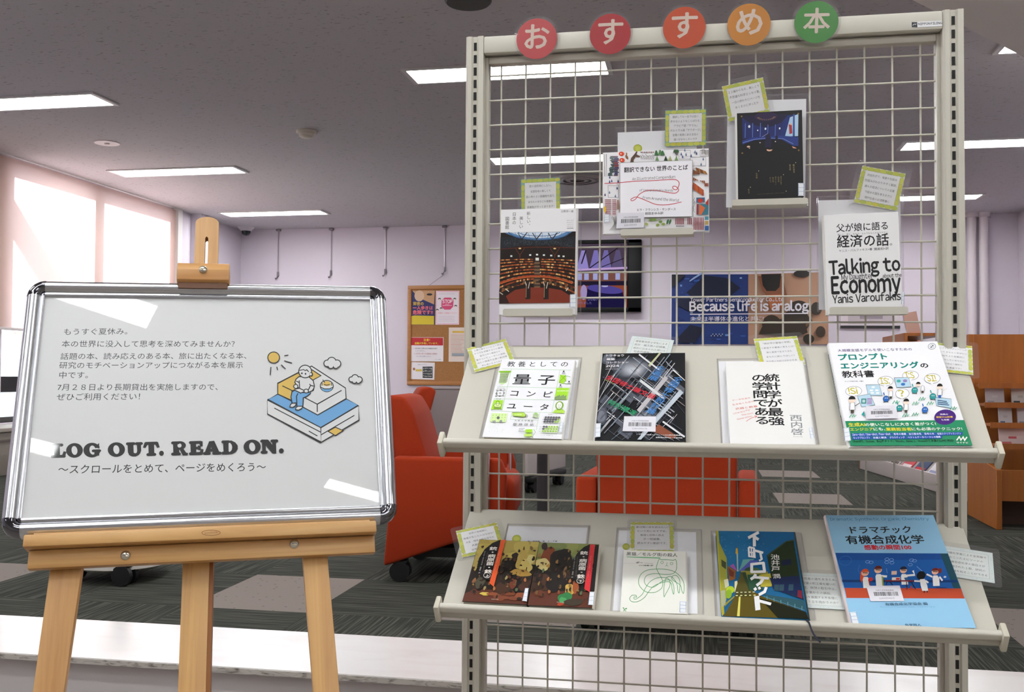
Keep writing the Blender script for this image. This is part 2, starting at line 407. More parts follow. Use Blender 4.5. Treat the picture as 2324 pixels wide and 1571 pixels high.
for x, y, l, L, W in ((-4.4, 1.7, 'ceiling light over the left front of the carpet, above the frame', 1.24, .27), (-.78, 1.7, 'ceiling light straight above the rack, out of frame', 1.24, .27),
                (-.87, -1.715, 'ceiling light mirrored at the top left of the whiteboard', 1.24, .13), (-.97, -2.62, 'ceiling light mirrored at the left edge of the whiteboard', 1.24, .09),
                (1.47, -2.36, 'ceiling light mirrored at the lower right of the whiteboard', 1.24, .07), (-4.4, -1.7, 'added unseen fill light behind the viewer, far left', 1.24, .17),  # unmirrored lights from here on are unseen fill, added to brighten the foreground
                (3.2, -.9, 'added unseen fill light behind the viewer on the right', 1.24, .17), (-3.2, -4.6, 'added unseen fill light far behind the viewer, left', 1.24, .17), (3.3, -4.6, 'added unseen fill light far behind the viewer, right', 1.24, .17),
                (-.6, -.75, 'added fill light above the easel, out of frame', 1.24, .17), (1.5, -.75, 'added unseen fill light above the viewer on the right', 1.24, .17), (-2.6, -.75, 'added fill light above the left front, out of frame', 1.24, .17), (1.75, -3.05, 'added unseen fill light behind the viewer, middle', 1.24, .17), (-2.6, -3.2, 'added unseen fill light behind the viewer, left', 1.24, .17), (3.0, -3.4, 'added unseen fill light behind the viewer, right', 1.24, .17)):
    fixture(x, y, l, L, W)
# small ceiling devices
o = thing('smoke_detector', 'cream smoke detector on the grey ceiling left of the rack', 'smoke detector', V((-2.63, 5.41, ZC)))
b = B().use(mat('#cfc7b8', .5)); b.lathe([(0, -.022), (.075, -.022), (.08, -.012), (.08, 0)]); b.obj('base', o)
b = B().use(mat('#d9d1c3', .5)); b.lathe([(0, -.055), (.04, -.055), (.055, -.045), (.06, -.022)]); b.obj('head', o)
b = B().use(mat('#d8cfcf', .5)).at(Matrix.Translation((-4.43, 5.53, ZC))); b.lathe([(0, -.012), (.02, -.012), (.022, -.008), (.10, -.007), (.105, 0)])
b.use(mat('#77706e')); b.box((-.02, -.004, -.0135), (.02, .004, -.012)); tag(b.obj('ceiling_plate'), 'flat round white plate on the ceiling above the left blind', 'ceiling plate')
b = B().use(mat('#42443f', .6)).at(Matrix.Translation((-.755, 2.93, ZC))); b.lathe([(0, -.02), (.11, -.02), (.12, -.01), (.12, 0)]); tag(b.obj('ceiling_downlight'), 'dark round downlight at the top edge of the picture', 'downlight')
o = thing('ceiling_vent', 'round ringed ceiling vent behind the libraries book lemon card', 'vent', V((-.75, 7.6, ZC)))
b = B().use(mat('#a39a9a', .6))
for r in (.10, .17, .24): b.lathe([(r-.03, -.03), (r, -.012), (r+.02, -.012), (r+.005, -.03), (r-.03, -.03)])
b.obj('ring', o)
o = thing('security_camera', 'small white dome camera at the back ceiling corner', 'security camera', V((-5.42, 10.22, ZC)))
b = B().use(mat('#d9d3d8', .4)); b.lathe([(0, -.05), (.065, -.05), (.10, -.012), (.11, 0)]); b.obj('housing', o)
b = B().use(mat('#22262b', .1)); b.lathe([(.06, -.05), (.055, -.08), (.035, -.102), (0, -.11)]); b.obj('dome', o)
# picture wires on the back wall
WIREM = mat('#b8b2b8', .3, .8); HK = mat('#8a858c', .35, .8)
for i, (px, z1, where) in enumerate(((632, .68, 'nearest the easel'), (752, .69, 'second from the easel'), (875, .70, 'third from the easel, left of the cork board'), (1009, .715, 'above the cork board'))):
    p = atY(px, 600, YB); o = thing('picture_wire', 'thin hanging wire on the back wall, '+where, 'picture wire', V((p.x, YB, z1+2.051)), 'picture wires on the back wall')
    zt = ZC-(z1+2.051)
    b = B().use(WIREM); b.cyl((0, -.012, .04), (0, -.012, zt-.02), .0065, 6); b.obj('wire', o)
    b = B().use(HK); b.box((-.032, -.03, zt-.03), (.032, 0, zt), .006); b.obj('rail_clip', o)
    b = B().use(HK); b.cyl((0, -.015, .05), (0, -.015, -.01), .014, 8); b.tube([(0, -.015, -.005), (-.012, -.03, -.04), (-.02, -.04, -.05), (-.025, -.045, -.03)], .007, 6); b.obj('hook', o)
# white pipes by the right corner
for px, lab in ((2205, 'white vertical pipe on the back wall just right of the rack'), (2232, 'white vertical pipe on the back wall, nearer the room corner')):
    p = atY(px, 600, YB-.07); b = B().use(mat('#dcd2d6', .5)).at(Matrix.Translation((p.x, YB-.08, 0))); b.cyl((0, 0, ZP), (0, 0, ZC), .05, 16)
    b.cyl((0, 0, ZC-.05), (0, 0, ZC), .08, 16); tag(b.obj('wall_pipe'), lab, 'pipe', 'white wall pipes')

# ---------------------------------------------------------------- cork board with notices
CORK = NT('cork'); nz = CORK.n('TexNoise', {'Vector': CORK.coord((90, 90, 90)), 'Scale': 1., 'Detail': 3.}).outputs[0]
CORK.l(CORK.mix(CORK.n('MapRange', {0: nz, 1: .35, 2: .65}).outputs[0], lin('#9c6c40'), lin('#af7c4b')), CORK.b.inputs['Base Color']); CORK.b.inputs['Roughness'].default_value = .9
p0 = atY(926, 760, YB); ck = thing('cork_board', 'cork notice board in a wooden frame on the back wall', 'notice board', V((p0.x, YB, 1.30)))
CW, CH = .86, 1.28
b = B().use(CORK.m); b.box((.04, -.02, .04), (CW-.04, 0, CH-.04)); b.obj('cork_panel', ck)
b = B().use(wood('board_frame_wood', '#a8703c', '#b87f49', 0)); 
for lo, hi in (((0, -.035, 0), (CW, 0, .05)), ((0, -.035, CH-.05), (CW, 0, CH)), ((0, -.035, .05), (.05, 0, CH-.05)), ((CW-.05, -.035, .05), (CW, 0, CH-.05))): b.box(lo, hi, .006)
b.obj('wooden_frame', ck)
b = B().use(HK)
p = atY(1009, 618, YB); c = atY(968, 648, YB)
b = B().use(mat('#8f8a90', .5)); b.tube([(p.x-p0.x, -.02, p.z-1.30-.03), (c.x-p0.x, -.03, CH-.03)], .003, 5); b.obj('hanging_cord', ck)
WP = Plane((0, YB-.022, 0), (1, 0, 0), (0, 0, 1))
def notice(name, quad, label, cat, draw, base='#eee8ec', off=0, group=None, rough=.5, th=.003):
    R = Rect(WP, quad, off); b = B().use(mat(base, rough)); b.box((0, 0, -th), (R.w, R.h, 0)); a = Art(b, R.map, 0, rough); a.dz = 4e-4; draw(a)
    o = b.obj(name, smooth=False); o.matrix_world = R.M(); tag(o, label, cat, group); return o
K = (900, 620, 180/1010)
def d1(a):
    a.crop(*K); a.rect(190, 225, 488, 658, '#232a66'); a.poly([(200, 225), (488, 225), (478, 400), (330, 335), (280, 310)], '#c79a72'); a.ell(290, 290, 62, 70, '#d9b79a'); a.ell(420, 272, 36, 14, '#2b2226')
    a.poly([(190, 548), (220, 540), (478, 545), (478, 655), (190, 655)], '#d8c02c'); a.text('深夜の', (208, 412), (345, 412), '#d9b54a', bold=.03); a.text('一人歩きは', (208, 468), (462, 468), '#e9707c', bold=.035); a.text('危険です!!', (208, 528), (462, 528), '#e9707c', bold=.035)
notice('warning_poster', [(900+193*.178, 620+226*.178), (900+490*.178, 620+226*.178), (900+485*.178, 620+658*.178), (900+188*.178, 620+658*.178)], 'blue and yellow warning poster at the top left of the cork board', 'poster', d1, '#232a66')
def d2(a):
    a.crop(*K); a.poly(rrect(505, 228, 798, 655, 16), '#f0c3d4'); a.rect(517, 242, 786, 640, '#efe6ec'); a.poly([(610, 312), (690, 312), (726, 350), (722, 425), (685, 465), (610, 465), (570, 425), (574, 350)], '#dd4a78')
    a.text('STOP', (585, 382), (712, 382), '#f8eef2', 1.2, .03); a.rect(585, 408, 705, 416, '#f0c3d4'); a.rect(620, 394, 670, 400, '#f0c3d4'); a.text('気軽にご相談ください', (528, 520), (770, 520), '#e8909c')
    for x, y in ((548, 330), (742, 330), (520, 470), (570, 450), (755, 420)): a.ell(x, y, 17, 14, '#3a3238'); a.ell(x, y+9, 12, 11, '#f3dccf')
    for y in (262, 550, 570, 590, 610): a.rect(535, y, 740, y+5, '#d9c9d2')
notice('stop_poster', [(900+503*.178, 620+226*.178), (900+800*.178, 620+226*.178), (900+796*.178, 620+658*.178), (900+498*.178, 620+658*.178)], 'pink and white STOP poster at the top right of the cork board', 'poster', d2)
def d3(a):
    a.crop(*K); a.rect(185, 822, 592, 920, '#c21f2c'); a.text('注意！', (345, 868), (425, 868), '#f0cc3a', 1, .03); a.text('盗難が多発しています。', (232, 908), (530, 908), '#f0cc3a', 1, .03)
    a.text('1. 席を離れる際は必ず貴重品を携行', (222, 968), (520, 968), '#44404a'); a.text('してください。', (245, 1000), (370, 1000), '#6a6670'); a.text('2. お手洗い等でも貴重品の管理を', (222, 1036), (520, 1036), '#b04a52'); a.text('くれぐれも注意ください。', (245, 1068), (440, 1068), '#6a6670'); a.text('サイバー図書館', (490, 1104), (565, 1104), '#777')
notice('theft_notice', [(900+183*.178, 620+820*.178), (900+598*.178, 620+818*.178), (900+595*.178, 620+1126*.178), (900+176*.178, 620+1126*.178)], 'white notice with a red heading at the left of the cork board', 'notice', d3)
def d4(a):
    a.crop(*K); a.text('図書館からのお知らせ', (275, 1170), (390, 1170), '#8a868e'); a.ell(225, 1222, 16, 18, '#a8683a'); a.rect(246, 1225, 330, 1252, '#e3c65a'); a.rect(338, 1192, 460, 1335, '#33383c')
    for i in range(24): x = 346+(i % 6)*19; y = 1205+(i//6)*32; a.rect(x, y+random.uniform(0, 8), x+random.uniform(8, 16), y+random.uniform(14, 24), '#b9b7b2')
notice('flyer', [(900+190*.178, 620+1130*.178), (900+488*.178, 620+1145*.178), (900+480*.178, 620+1356*.178), (900+183*.178, 620+1356*.178)], 'small white flyer with a dark picture at the bottom left of the cork board', 'flyer', d4)
def d5(a):
    a.crop(*K); a.rect(712, 738, 940, 760, '#dfb63f')
    for i in range(16): a.rect(690, 785+i*15, 690+120+random.uniform(0, 130), 789+i*15, '#c9b3a8' if i % 4 else '#cf8a80')
    a.rect(705, 1022, 935, 1052, '#98a3ac')
notice('printed_notice', [(900+668*.178, 620+695*.178), (900+955*.178, 620+692*.178), (900+950*.178, 620+1130*.178), (900+662*.178, 620+1130*.178)], 'cream printed notice with a yellow heading, right of the red headed one', 'notice', d5, '#e6d6cb')

# ---------------------------------------------------------------- television
R = Rect(Plane((0, YB-.10, 0), (1, 0, 0), (0, 0, 1)), [(1190, 545), (1455, 545), (1455, 708), (1190, 708)])
tv = thing('television', 'black framed television on the back wall behind the libraries book', 'television', R.M(-.09))
b = B().use(mat('#08090a', .5, spec=.2)); b.box((0, 0, 0), (R.w, R.h, .05), .004); b.box((.05, .05, -.01), (R.w-.05, R.h-.05, 0))
b.use(mat('#0d0e10', .5, spec=.2)); b.box((0, 0, .05), (R.w, .055, .09), .006); b.box((0, R.h-.045, .05), (R.w, R.h, .09), .006); b.box((0, 0, .05), (.16, R.h, .09), .006); b.box((R.w-.16, 0, .05), (R.w, R.h, .09), .006); b.obj('frame', tv)
def em(c, s=.32): 
    k = ('em', c, s)
    if k not in MATS: MATS[k] = emit('screen_'+c.strip('#'), lin(c), s)
    return MATS[k]
b = B(); a = Art(b, R.map, .055); a.dz = 2e-4; a.crop(1280, 480, 280/1466); L = -430
a.rect(L, 375, 752, 1150, em('#4a3f4f'))
a.poly([(L, 375), (752, 375), (752, 660), (L, 700)], em('#57485a'))
for x, c in ((230, '#a99be8'), (60, '#9a8de0'), (-120, '#9a8de0'), (-300, '#8a7fd0'), (380, '#8f82cf'), (500, '#857ac0'), (640, '#6a5f88')):
    a.poly([(x-22, 460), (x+22, 460), (x+70, 690), (x-80, 700)], em(c))
a.line([(310, 670), (690, 400)], 12, em('#2a242c')); a.line([(450, 660), (752, 545)], 9, em('#2a242c')); a.line([(210, 620), (262, 460)], 16, em('#332b36'))
a.poly([(L, 700), (752, 660), (752, 685), (L, 722)], em('#d9b6ee'))
a.rect(L, 722, 752, 830, em('#8a5a50'))
for x in (-320, -200, -80, 190, 270, 375, 500, 640): a.rect(x-26, 722, x+28, 812, em('#b9bdf2'))
a.rect(L, 828, 752, 880, em('#2a2438')); a.poly([(L, 880), (752, 880), (752, 1150), (L, 1150)], em('#a0543f')); a.ell(240, 960, 40, 90, em('#b9a4d8'))
a.poly([(285, 900), (700, 950), (735, 1150), (262, 1150)], em('#221d4a')); a.ell(490, 925, 215, 48, em('#5d52a8'), a=.12); a.ell(490, 885, 40, 14, em('#c9c4ee')); a.rect(430, 835, 620, 880, em('#262048'))
a.text('日も暗い', (290, 1060), (405, 1060), em('#8f88c8')); a.text('なりました', (172, 1102), (335, 1102), em('#8f88c8'))
b.obj('screen', tv, smooth=False)

# ---------------------------------------------------------------- poster with writing, framed picture, small poster
R = Rect(Plane((0, YB-.02, 0), (1, 0, 0), (0, 0, 1)), [(1520.5, 621.5), (1880, 617), (1880, 781), (1522, 782)])
b = B().use(mat('#e9e4ee', .4)); b.box((0, 0, -.015), (R.w, R.h, 0)); a = Art(b, R.map, 0, .35); a.dz = 5e-4; a.crop(1480, 600, 420/2324)
a.rect(245, 125, 1210, 1004, '#17357a'); a.poly([(1210, 125), (2212, 100), (2212, 1004), (1210, 1004)], '#b98e72')
rnd = random.Random(3)
for i in range(46):
    x = rnd.uniform(260, 1180); y = rnd.uniform(140, 980); a.rect(x, y, x+rnd.uniform(12, 70), y+rnd.uniform(6, 26), rnd.choice(['#2a58b0', '#3d6cc0', '#12296a', '#6f9ad8', '#1d47a0', '#a9c4e8']))
a.poly([(660, 140), (940, 175), (1110, 300), (985, 400), (480, 400), (430, 360)], '#0b1634'); a.poly([(245, 130), (420, 130), (245, 300)], '#0b1022'); a.poly([(330, 430), (620, 430), (620, 560), (480, 600), (330, 520)], '#0c1738'); a.poly([(330, 920), (480, 760), (640, 800), (620, 880), (540, 990), (340, 990)], '#0a1330')
for i in range(9): a.line([(470+i*18, 215-i*11), (530+i*18, 165-i*11)], 12, '#9ab4de')
for i in range(8): a.rect(740+i*20, 895-(i % 2)*20, 752+i*20, 905-(i % 2)*20, '#d9dccf')
a.poly([(1330, 150), (1640, 150), (1690, 400), (1470, 440), (1380, 330)], '#8a5236'); a.poly([(1370, 130), (1620, 125), (1600, 290), (1550, 340), (1440, 340), (1390, 270)], '#17120f'); a.poly([(1440, 390), (1620, 380), (1660, 560), (1480, 570)], '#b86a3c')
a.ell(1880, 125, 105, 45, '#1d1712'); a.ell(1840, 560, 130, 100, '#2c2016'); a.ell(2060, 560, 70, 80, '#30261c'); a.ell(1500, 760, 120, 120, '#35281b'); a.ell(1800, 720, 180, 150, '#2b2217'); a.poly([(1340, 880), (1420, 700), (1900, 680), (1950, 860), (1800, 920), (1600, 900)], '#31251a')
a.ell(2110, 850, 60, 70, '#3a2a1e'); a.ell(1960, 940, 70, 60, '#2b2117'); a.poly([(1920, 760), (2000, 690), (2010, 720), (1935, 790)], '#6e4a2c')
W = '#e6e2ea'; a.text('Tower Partners Semiconductor Co., Ltd', (480, 474), (1650, 468), W, 1.15, .02); a.text('Because life is analog', (474, 590), (1962, 586), W, 1.18, .035)
a.line([(478, 632), (1960, 622)], 12, W); a.text('未来は半導体の進化と共に!', (482, 722), (1400, 715), W, .9, .01)
o = b.obj('wall_poster', smooth=False); o.matrix_world = R.M(); tag(o, 'wide poster reading Because life is analog on the back wall', 'poster')
R = Rect(Plane((0, YB-.03, 0), (1, 0, 0), (0, 0, 1)), [(1908, 640), (2043, 640), (2043, 745), (1908, 745)])
o = thing('framed_picture', 'framed picture with a dark bottom rail below the Talking book', 'picture', R.M(-.03))
b = B().use(mat('#d4c9ce', .4)); b.box((0, .03, 0), (R.w, R.h, .02)); a = Art(b, R.map, .021); a.dz = 4e-4; a.rect(1925, 650, 2030, 735, '#b9aeb4'); a.rect(1952, 716, 2004, 724, '#8f848c'); b.obj('picture', o)
b = B().use(mat('#1d1b20', .4)); b.box((0, 0, 0), (R.w, .03, .03)); b.obj('bottom_rail', o)
R = Rect(Plane((0, YB-.022, 0), (1, 0, 0), (0, 0, 1)), [(2046, 712), (2076, 708), (2098, 775), (2066, 777)])
b = B().use(mat('#b98f80', .5)); b.box((0, 0, -.004), (R.w, R.h, 0)); b.use(mat('#c98a78', .5)); b.box((0, 0, 0), (R.w, R.h*.35, .001)); o = b.obj('paper_flyer', smooth=False); o.matrix_world = R.M(); tag(o, 'small brownish flyer on the wall right of the framed picture', 'flyer')

# ---------------------------------------------------------------- red lounge chairs
RED = NT('red_fabric'); nz = RED.n('TexNoise', {'Vector': RED.coord((420, 420, 420)), 'Scale': 1., 'Detail': 2.}).outputs[0]
RED.l(RED.mix(nz, lin('#982e15'), lin('#a63a1b')), RED.b.inputs['Base Color']); RED.b.inputs['Roughness'].default_value = .9; RED.b.inputs['Sheen Weight'].default_value = .03
RED.b.inputs['Specular IOR Level'].default_value = .15
BLK = mat('#111214', .45); CHROME = mat((.82, .83, .85), .12, 1)
def caster(x, y, parent):
    b = B().use(BLK).at(Matrix.Translation((x, y, .042)))
    for s in (-1, 1):
        b.cyl((-0, s*.012, 0), (0, s*.034, 0), .042, 16); 
    b.cyl((0, -.012, 0), (0, .012, 0), .02, 10); b.cyl((0, 0, .02), (0, 0, .075), .012, 8); b.box((-.03, -.03, .03), (.03, .03, .046), .006); return b.obj('caster', parent)
def lounge(label, M):
    o = thing('lounge_chair', label, 'armchair', M, 'red lounge chairs on casters')
    for s in (-1, 1):
        b = B().use(RED.m); y0, y1 = (.235, .305) if s > 0 else (-.305, -.235)
        b.prism([(-.335, .065), (.10, .215), (.165, .27), (.175, .45), (.15, .515), (-.295, .52)], y0, y1, .016, 3, (0, 2, 1)); b.obj('arm', o)
    b = B().use(RED.m); b.prism([(-.33, .07), (-.30, .50), (-.365, .75), (-.33, .775), (-.265, .765), (-.225, .70), (-.165, .50), (-.165, .22)], -.232, .232, .018, 3, (0, 2, 1)); b.obj('backrest', o)
    b = B().use(RED.m); b.box((-.17, -.23, .24), (.205, .23, .435), .05, 4); b.obj('seat', o)
    b = B().use(BLK); b.box((-.26, -.2, .09), (.10, .2, .13)); b.obj('base', o)
    for x, y in ((-.27, -.25), (-.27, .25), (.08, -.25), (.08, .25)): 
        caster(x, y, o)
        o.children[-1].scale = (1, 1, 1)
    return o
rx = lambda x, y, a: Matrix.Translation((x, y, ZP)) @ Matrix.Rotation(a, 4, 'Z')
pA = atY(884, 1200, 2.03); A_ = lounge('red armchair seen from the side between easel and rack', rx(pA.x+.275, 2.36, .11))
pC = atY(1497, 1300, 1.37); C_ = lounge('red armchair seen from behind through the mesh, below the upper shelf', rx(pC.x+.03, 1.72, pi/2-.04))
pB = atY(938, 900, 4.6); B_ = lounge('farther red armchair whose headrest shows above the side view one', rx(pB.x-.25, 4.65, pi+.35))
for x, y, z0, z1, r, mt in ((.095, -.325, .12, .545, .014, CHROME), (.155, .10, .40, .60, .011, CHROME)):
    b = B().use(mt); b.cyl((x, y, z0), (x, y, z1), r, 14)
    if z0 < .2: b.cyl((x, y, z1), (x+.004, y, z1+.012), r, 14, r*1.7); b.box((x-.035, y-.02, z1+.012), (x+.02, y+.02, z1+.02), .003); b.box((x-.02, y-.01, z0), (x+.02, y+.03, z0+.03), .004)
    b.obj('tablet_post', A_)
# round table with a dark post
p = atZ(1230, 1190, ZP); o = thing('round_table', 'round table on a dark post behind the mesh, left of the red armchair back', 'table', p)
b = B().use(mat('#c9c3bd', .4)); b.cyl((0, 0, .655), (0, 0, .68), .33, 40); b.obj('tabletop', o)
b = B().use(mat('#3a3639', .4)); b.cyl((0, 0, .02), (0, 0, .655), .031, 20); b.obj('post', o)
b = B().use(mat('#2b292b', .4)); b.cyl((0, 0, 0), (0, 0, .022), .24, 32); b.obj('base', o)
# folded table with grey modesty panel on casters
x0 = atY(966, 940, 6.2).x; tz = atY(1000, 878, 6.2).z-ZP; o = thing('folding_table', 'grey folded table on casters against the back, behind the red armchairs', 'table', V((x0, 6.2, ZP)))
b = B().use(mat('#97898a', .55)); b.box((.03, -.02, .22), (1.62, .02, tz-.02), .01); b.obj('tabletop', o)
b = B().use(mat('#b9acac', .5)); b.box((.03, -.025, tz-.02), (1.62, .025, tz), .004); b.obj('edge_strip', o)
for x in (.02, 1.58):
    b = B().use(mat('#cfc6c4', .45)); b.box((x-.03, -.03, .08), (x+.03, .03, .60), .006); b.obj('leg', o)
    b = B().use(BLK); b.box((x-.03, -.26, .06), (x+.03, .26, .09), .008); b.obj('foot', o); caster(x, -.22, o); caster(x, .22, o)
    b = B().use(BLK); b.cyl((x, -.05, .64), (x, -.03, .64), .03, 12); b.obj('knob', o)
p = atZ(1205, 1118, ZP); q = atZ(1267, 1100, ZP); d = (q-p); ang = atan2(d.y, d.x)
o = thing('partition_panel', 'white partition panel on black casters seen through the mesh left of the dark post', 'partition', Matrix.Translation(p) @ Matrix.Rotation(ang, 4, 'Z'))
b = B().use(mat('#cdc3c1', .5)); b.box((-.12, -.02, .13), (d.length+.12, .02, .62), .01); b.obj('panel', o)
b = B().use(BLK); b.box((-.08, -.04, .08), (d.length+.08, .04, .12), .008); b.obj('foot', o); caster(0, 0, o); caster(d.length, 0, o)
# rolling stool behind the easel
p = atZ(283, 1328, ZP); o = thing('rolling_stool', 'white rolling stool whose caster shows below the easel tray', 'stool', V((p.x-.11, p.y+.155, ZP)))
b = B().use(mat('#d9d3cc', .45)); b.lathe([(0, .035), (.15, .04), (.205, .062), (.205, .10), (.05, .16), (.035, .2), (.035, .34), (0, .34)], 28); b.obj('base', o)
b = B().use(mat('#c7c0ba', .6)); b.lathe([(0, .34), (.15, .34), (.165, .355), (.165, .385), (.15, .40), (0, .40)], 28); b.obj('seat', o)
for a in (-.95, 1.9, 3.9): caster(.19*cos(a), .19*sin(a), o); o.children[-1].scale = (.82, .82, .82)
# ---------------------------------------------------------------- wooden brochure rack on the right
OAK = wood('oak_brown', '#9c571e', '#b26a28', 2, .5, .4)
p = atZ(2262, 1203, ZP); br = thing('brochure_rack', 'brown wooden brochure rack at the right picture edge', 'rack', V((p.x, p.y, ZP)))
topz = 1.715-ZP; D = .62
b = B().use(OAK); b.prism([(0, .0), (D, 0), (D, topz), (D-.06, topz), (D-.08, .40), (.0, .34)], 0, .03, .003, 1, (1, 2, 0)); b.obj('side_panel', br)
b = B().use(OAK); b.box((.03, D-.03, .2), (1.2, D, topz)); b.obj('back_panel', br)
b = B().use(OAK); b.box((.03, .03, .16), (1.2, .05, .335)); b.obj('front_panel', br)
b = B().use(mat('#3b2413', .6)); b.box((.03, .25, .0), (1.2, .27, .2)); b.obj('dark_recess', br)  # dark board puts the shade of the opening under the rack into colour
tiers = []
for k in range(4):
    y = .10+k*.12; z = .46+k*.115; b = B().use(OAK); b.box((.03, y, z), (1.2, y+.11, z+.015)); b.box((.03, y-.006, z-.01), (1.2, y+.006, z+.022)); b.obj('shelf', br); tiers.append((y+.05, z+.02))
def leaflet(px, py0, py1, pw, Y, label, cols, k):
    p = atY(px, py1, Y); q = atY(px+pw, py0, Y); w_, h_ = q.x-p.x, q.z-p.z
    o = thing('brochure', label, 'brochure', Matrix.Translation(p) @ Matrix.Rotation(radians(80), 4, 'X'), 'brochures in the wooden rack')
    b = B().use(mat(cols[0], .4)); b.box((0, 0, -.012), (w_, h_, 0)); 
    for i, c in enumerate(cols[1:]): b.use(mat(c, .4)); b.box((w_*(.1+.25*(i % 3)), h_*(.15+.3*i), 0), (w_*(.45+.2*(i % 3)), h_*(.15+.3*i+.12), .0008))
    b.obj('cover', o)
yy = br.location.y
leaflet(2238, 879, 921, 42, yy+.50, 'pale brochure at the top left of the wooden rack', ['#cfc8cc', '#a9a6b4', '#d9d5d8'], 0)
leaflet(2297, 880, 921, 40, yy+.50, 'grey and white brochure at the top tier, right edge of picture', ['#d5d2cf', '#4a4d50', '#b9b9b4'], 1)
leaflet(2268, 924, 968, 30, yy+.38, 'white brochure in the middle tier of the wooden rack', ['#d5d2d6', '#3c5a86', '#c3c0c4'], 2)
leaflet(2311, 926, 968, 30, yy+.38, 'white brochure in the middle tier at the picture edge', ['#cfccd2', '#8a8d94'], 3)
leaflet(2269, 973, 1014, 60, yy+.26, 'pink lettered leaflet in the lowest tier of the wooden rack', ['#e3cdcb', '#d86a72', '#d05560'], 4)
# low magazine shelf in the back
p = atZ(2142, 1122, ZP); q = atZ(1952, 1064, ZP); d = q-p; L = d.length; ang = atan2(d.y, d.x)
ms = thing('magazine_shelf', 'low grey magazine shelf receding behind the mesh on the right', 'shelf', Matrix.Translation(p) @ Matrix.Rotation(ang, 4, 'Z'))
b = B().use(mat('#b5aba8', .5)); b.box((-.6, -.02, 0), (L, 0, .13), .004); b.obj('front_board', ms)
b = B().use(mat('#9a6a3a', .5)); b.box((L, -.35, 0), (L+.02, 0, .24)); b.obj('end_panel', ms)
b = B().use(mat('#a39a98', .5)); b.add([(-.6, -.03, .10), (L, -.03, .10), (L, -.3, .40), (-.6, -.3, .40), (-.6, -.05, .08), (L, -.05, .08), (L, -.32, .38), (-.6, -.32, .38)], [(0, 1, 2, 3), (7, 6, 5, 4), (0, 4, 5, 1), (1, 5, 6, 2), (2, 6, 7, 3), (3, 7, 4, 0)]); b.obj('sloping_board', ms)
MB = ms.matrix_world.copy()
mags = [('#cfcac8', '#b09a8a', 'pale magazine nearest the far end of the low shelf'), ('#d8d2cf', '#d0a04a', 'white magazine with an orange patch on the low shelf'), ('#c9c0bd', '#5a4a42', 'grey brown magazine in the middle of the low shelf'), ('#c64a4e', '#d9d3d6', 'red edged magazine on the low shelf'), ('#3c4a6a', '#d0343c', 'navy magazine with a red corner on the low shelf'), ('#d9d5d8', '#8a8fae', 'white magazine at the near end of the low shelf')]
for i, (c1, c2, lab) in enumerate(mags):
    u = L-.12-i*.29; m = MB @ Matrix.Translation((u-.23, -.036, .108)) @ Matrix.Rotation(radians(-90+42), 4, 'X') @ Matrix.Rotation(pi, 4, 'Y') @ Matrix.Translation((-.23, 0, 0))
    m = MB @ Matrix(((-1, 0, 0, u), (0, -.669, .743, -.03), (0, .743, .669, .104), (0, 0, 0, 1)))
    o = thing('magazine', lab, 'magazine', m, 'magazines on the low shelf')
    b = B().use(mat(c1, .35)); b.box((0, 0, 0), (.22, .30, .006)); b.use(mat(c2, .35)); b.box((.03, .12, .006), (.16, .24, .0065)); b.box((.02, .02, .006), (.2, .045, .0065)); b.obj('cover', o, smooth=False)
# bookcase end behind
p = atY(2072, 768, 8.6); o = thing('wooden_bookcase', 'brown wooden bookcase top showing behind the prompt book', 'bookcase', V((p.x-.1, 8.5, ZP)))
hh = p.z-ZP+.02
b = B().use(OAK); b.box((0, 0, 0), (.03, 1.2, hh)); b.obj('side_panel', o); b = B().use(OAK); b.box((.03, 1.17, 0), (.36, 1.2, hh)); b.obj('back_panel', o)
b = B().use(OAK); b.box((0, 0, hh), (.38, 1.2, hh+.03)); b.obj('top_board', o)
# ================================================================ the display rack
BEIGE = mat('#c4c0b4', .42, name='beige_enamel'); BEIGE2 = mat('#b3aea2', .45); SLOT = mat('#0c0c0d', .7)
ZR = 2.051
rack = thing('display_rack', 'beige steel display rack with wire mesh panel and slotted uprights', 'display rack', V((.4, 0, 0)))
RM = Matrix.Translation((-.4, 0, 0))
for x0 in (-.067, .833):
    b = B().at(RM).use(BEIGE); x1 = x0+.036; g0, g1 = x0+.0145, x0+.0230
    b.prism([(x0+.004, -.03), (g0-.003, -.03), (g0, -.026), (g1, -.026), (g1+.003, -.03), (x1, -.03), (x1, .03), (x0, .03), (x0, -.026)], .0, ZR+.074)
    b.use(SLOT); z = ZR+.062
    while z > .1:
        b.box((x0+.0158, -.0268, z-.016), (x0+.0216, -.0255, z)); z -= .025
    b.obj('upright', rack, ang=25)
    b = B().at(RM).use(BEIGE2); b.box((x0-.01, -.26, 0), (x1+.01, .26, .07), .01); b.obj('foot', rack)
b = B().at(RM).use(BEIGE); b.box((-.031, -.029, ZR+.039), (.833, .02, ZR+.073), .0025); b.obj('top_beam', rack)
b = B().at(RM).use(BEIGE); b.box((-.031, -.029, .10), (.833, .02, .15), .0025); b.obj('bottom_beam', rack)
b = B().at(RM).use(mat('#bdb8ad', .35))
FX0, FX1, FZ0, FZ1 = -.0350, .8380, .2, ZR+.036
b.box((FX0, -.012, FZ0), (FX0+.0115, .012, FZ1), .002); b.box((FX1-.0125, -.012, FZ0), (FX1, .012, FZ1), .002)
b.box((FX0+.0115, -.012, FZ1-.014), (FX1-.0125, .012, FZ1), .002); b.box((FX0+.0115, -.012, FZ0), (FX1-.0125, .012, FZ0+.014), .002)
panel = b.obj('mesh_panel', rack)
b = B().use(BEIGE); b.cyl((0, 0, FZ0), (0, 0, FZ1-.006), .0018, 8, cap=False); w0 = b.obj('wire', panel); w0.location = (-.4, .0018, 0)
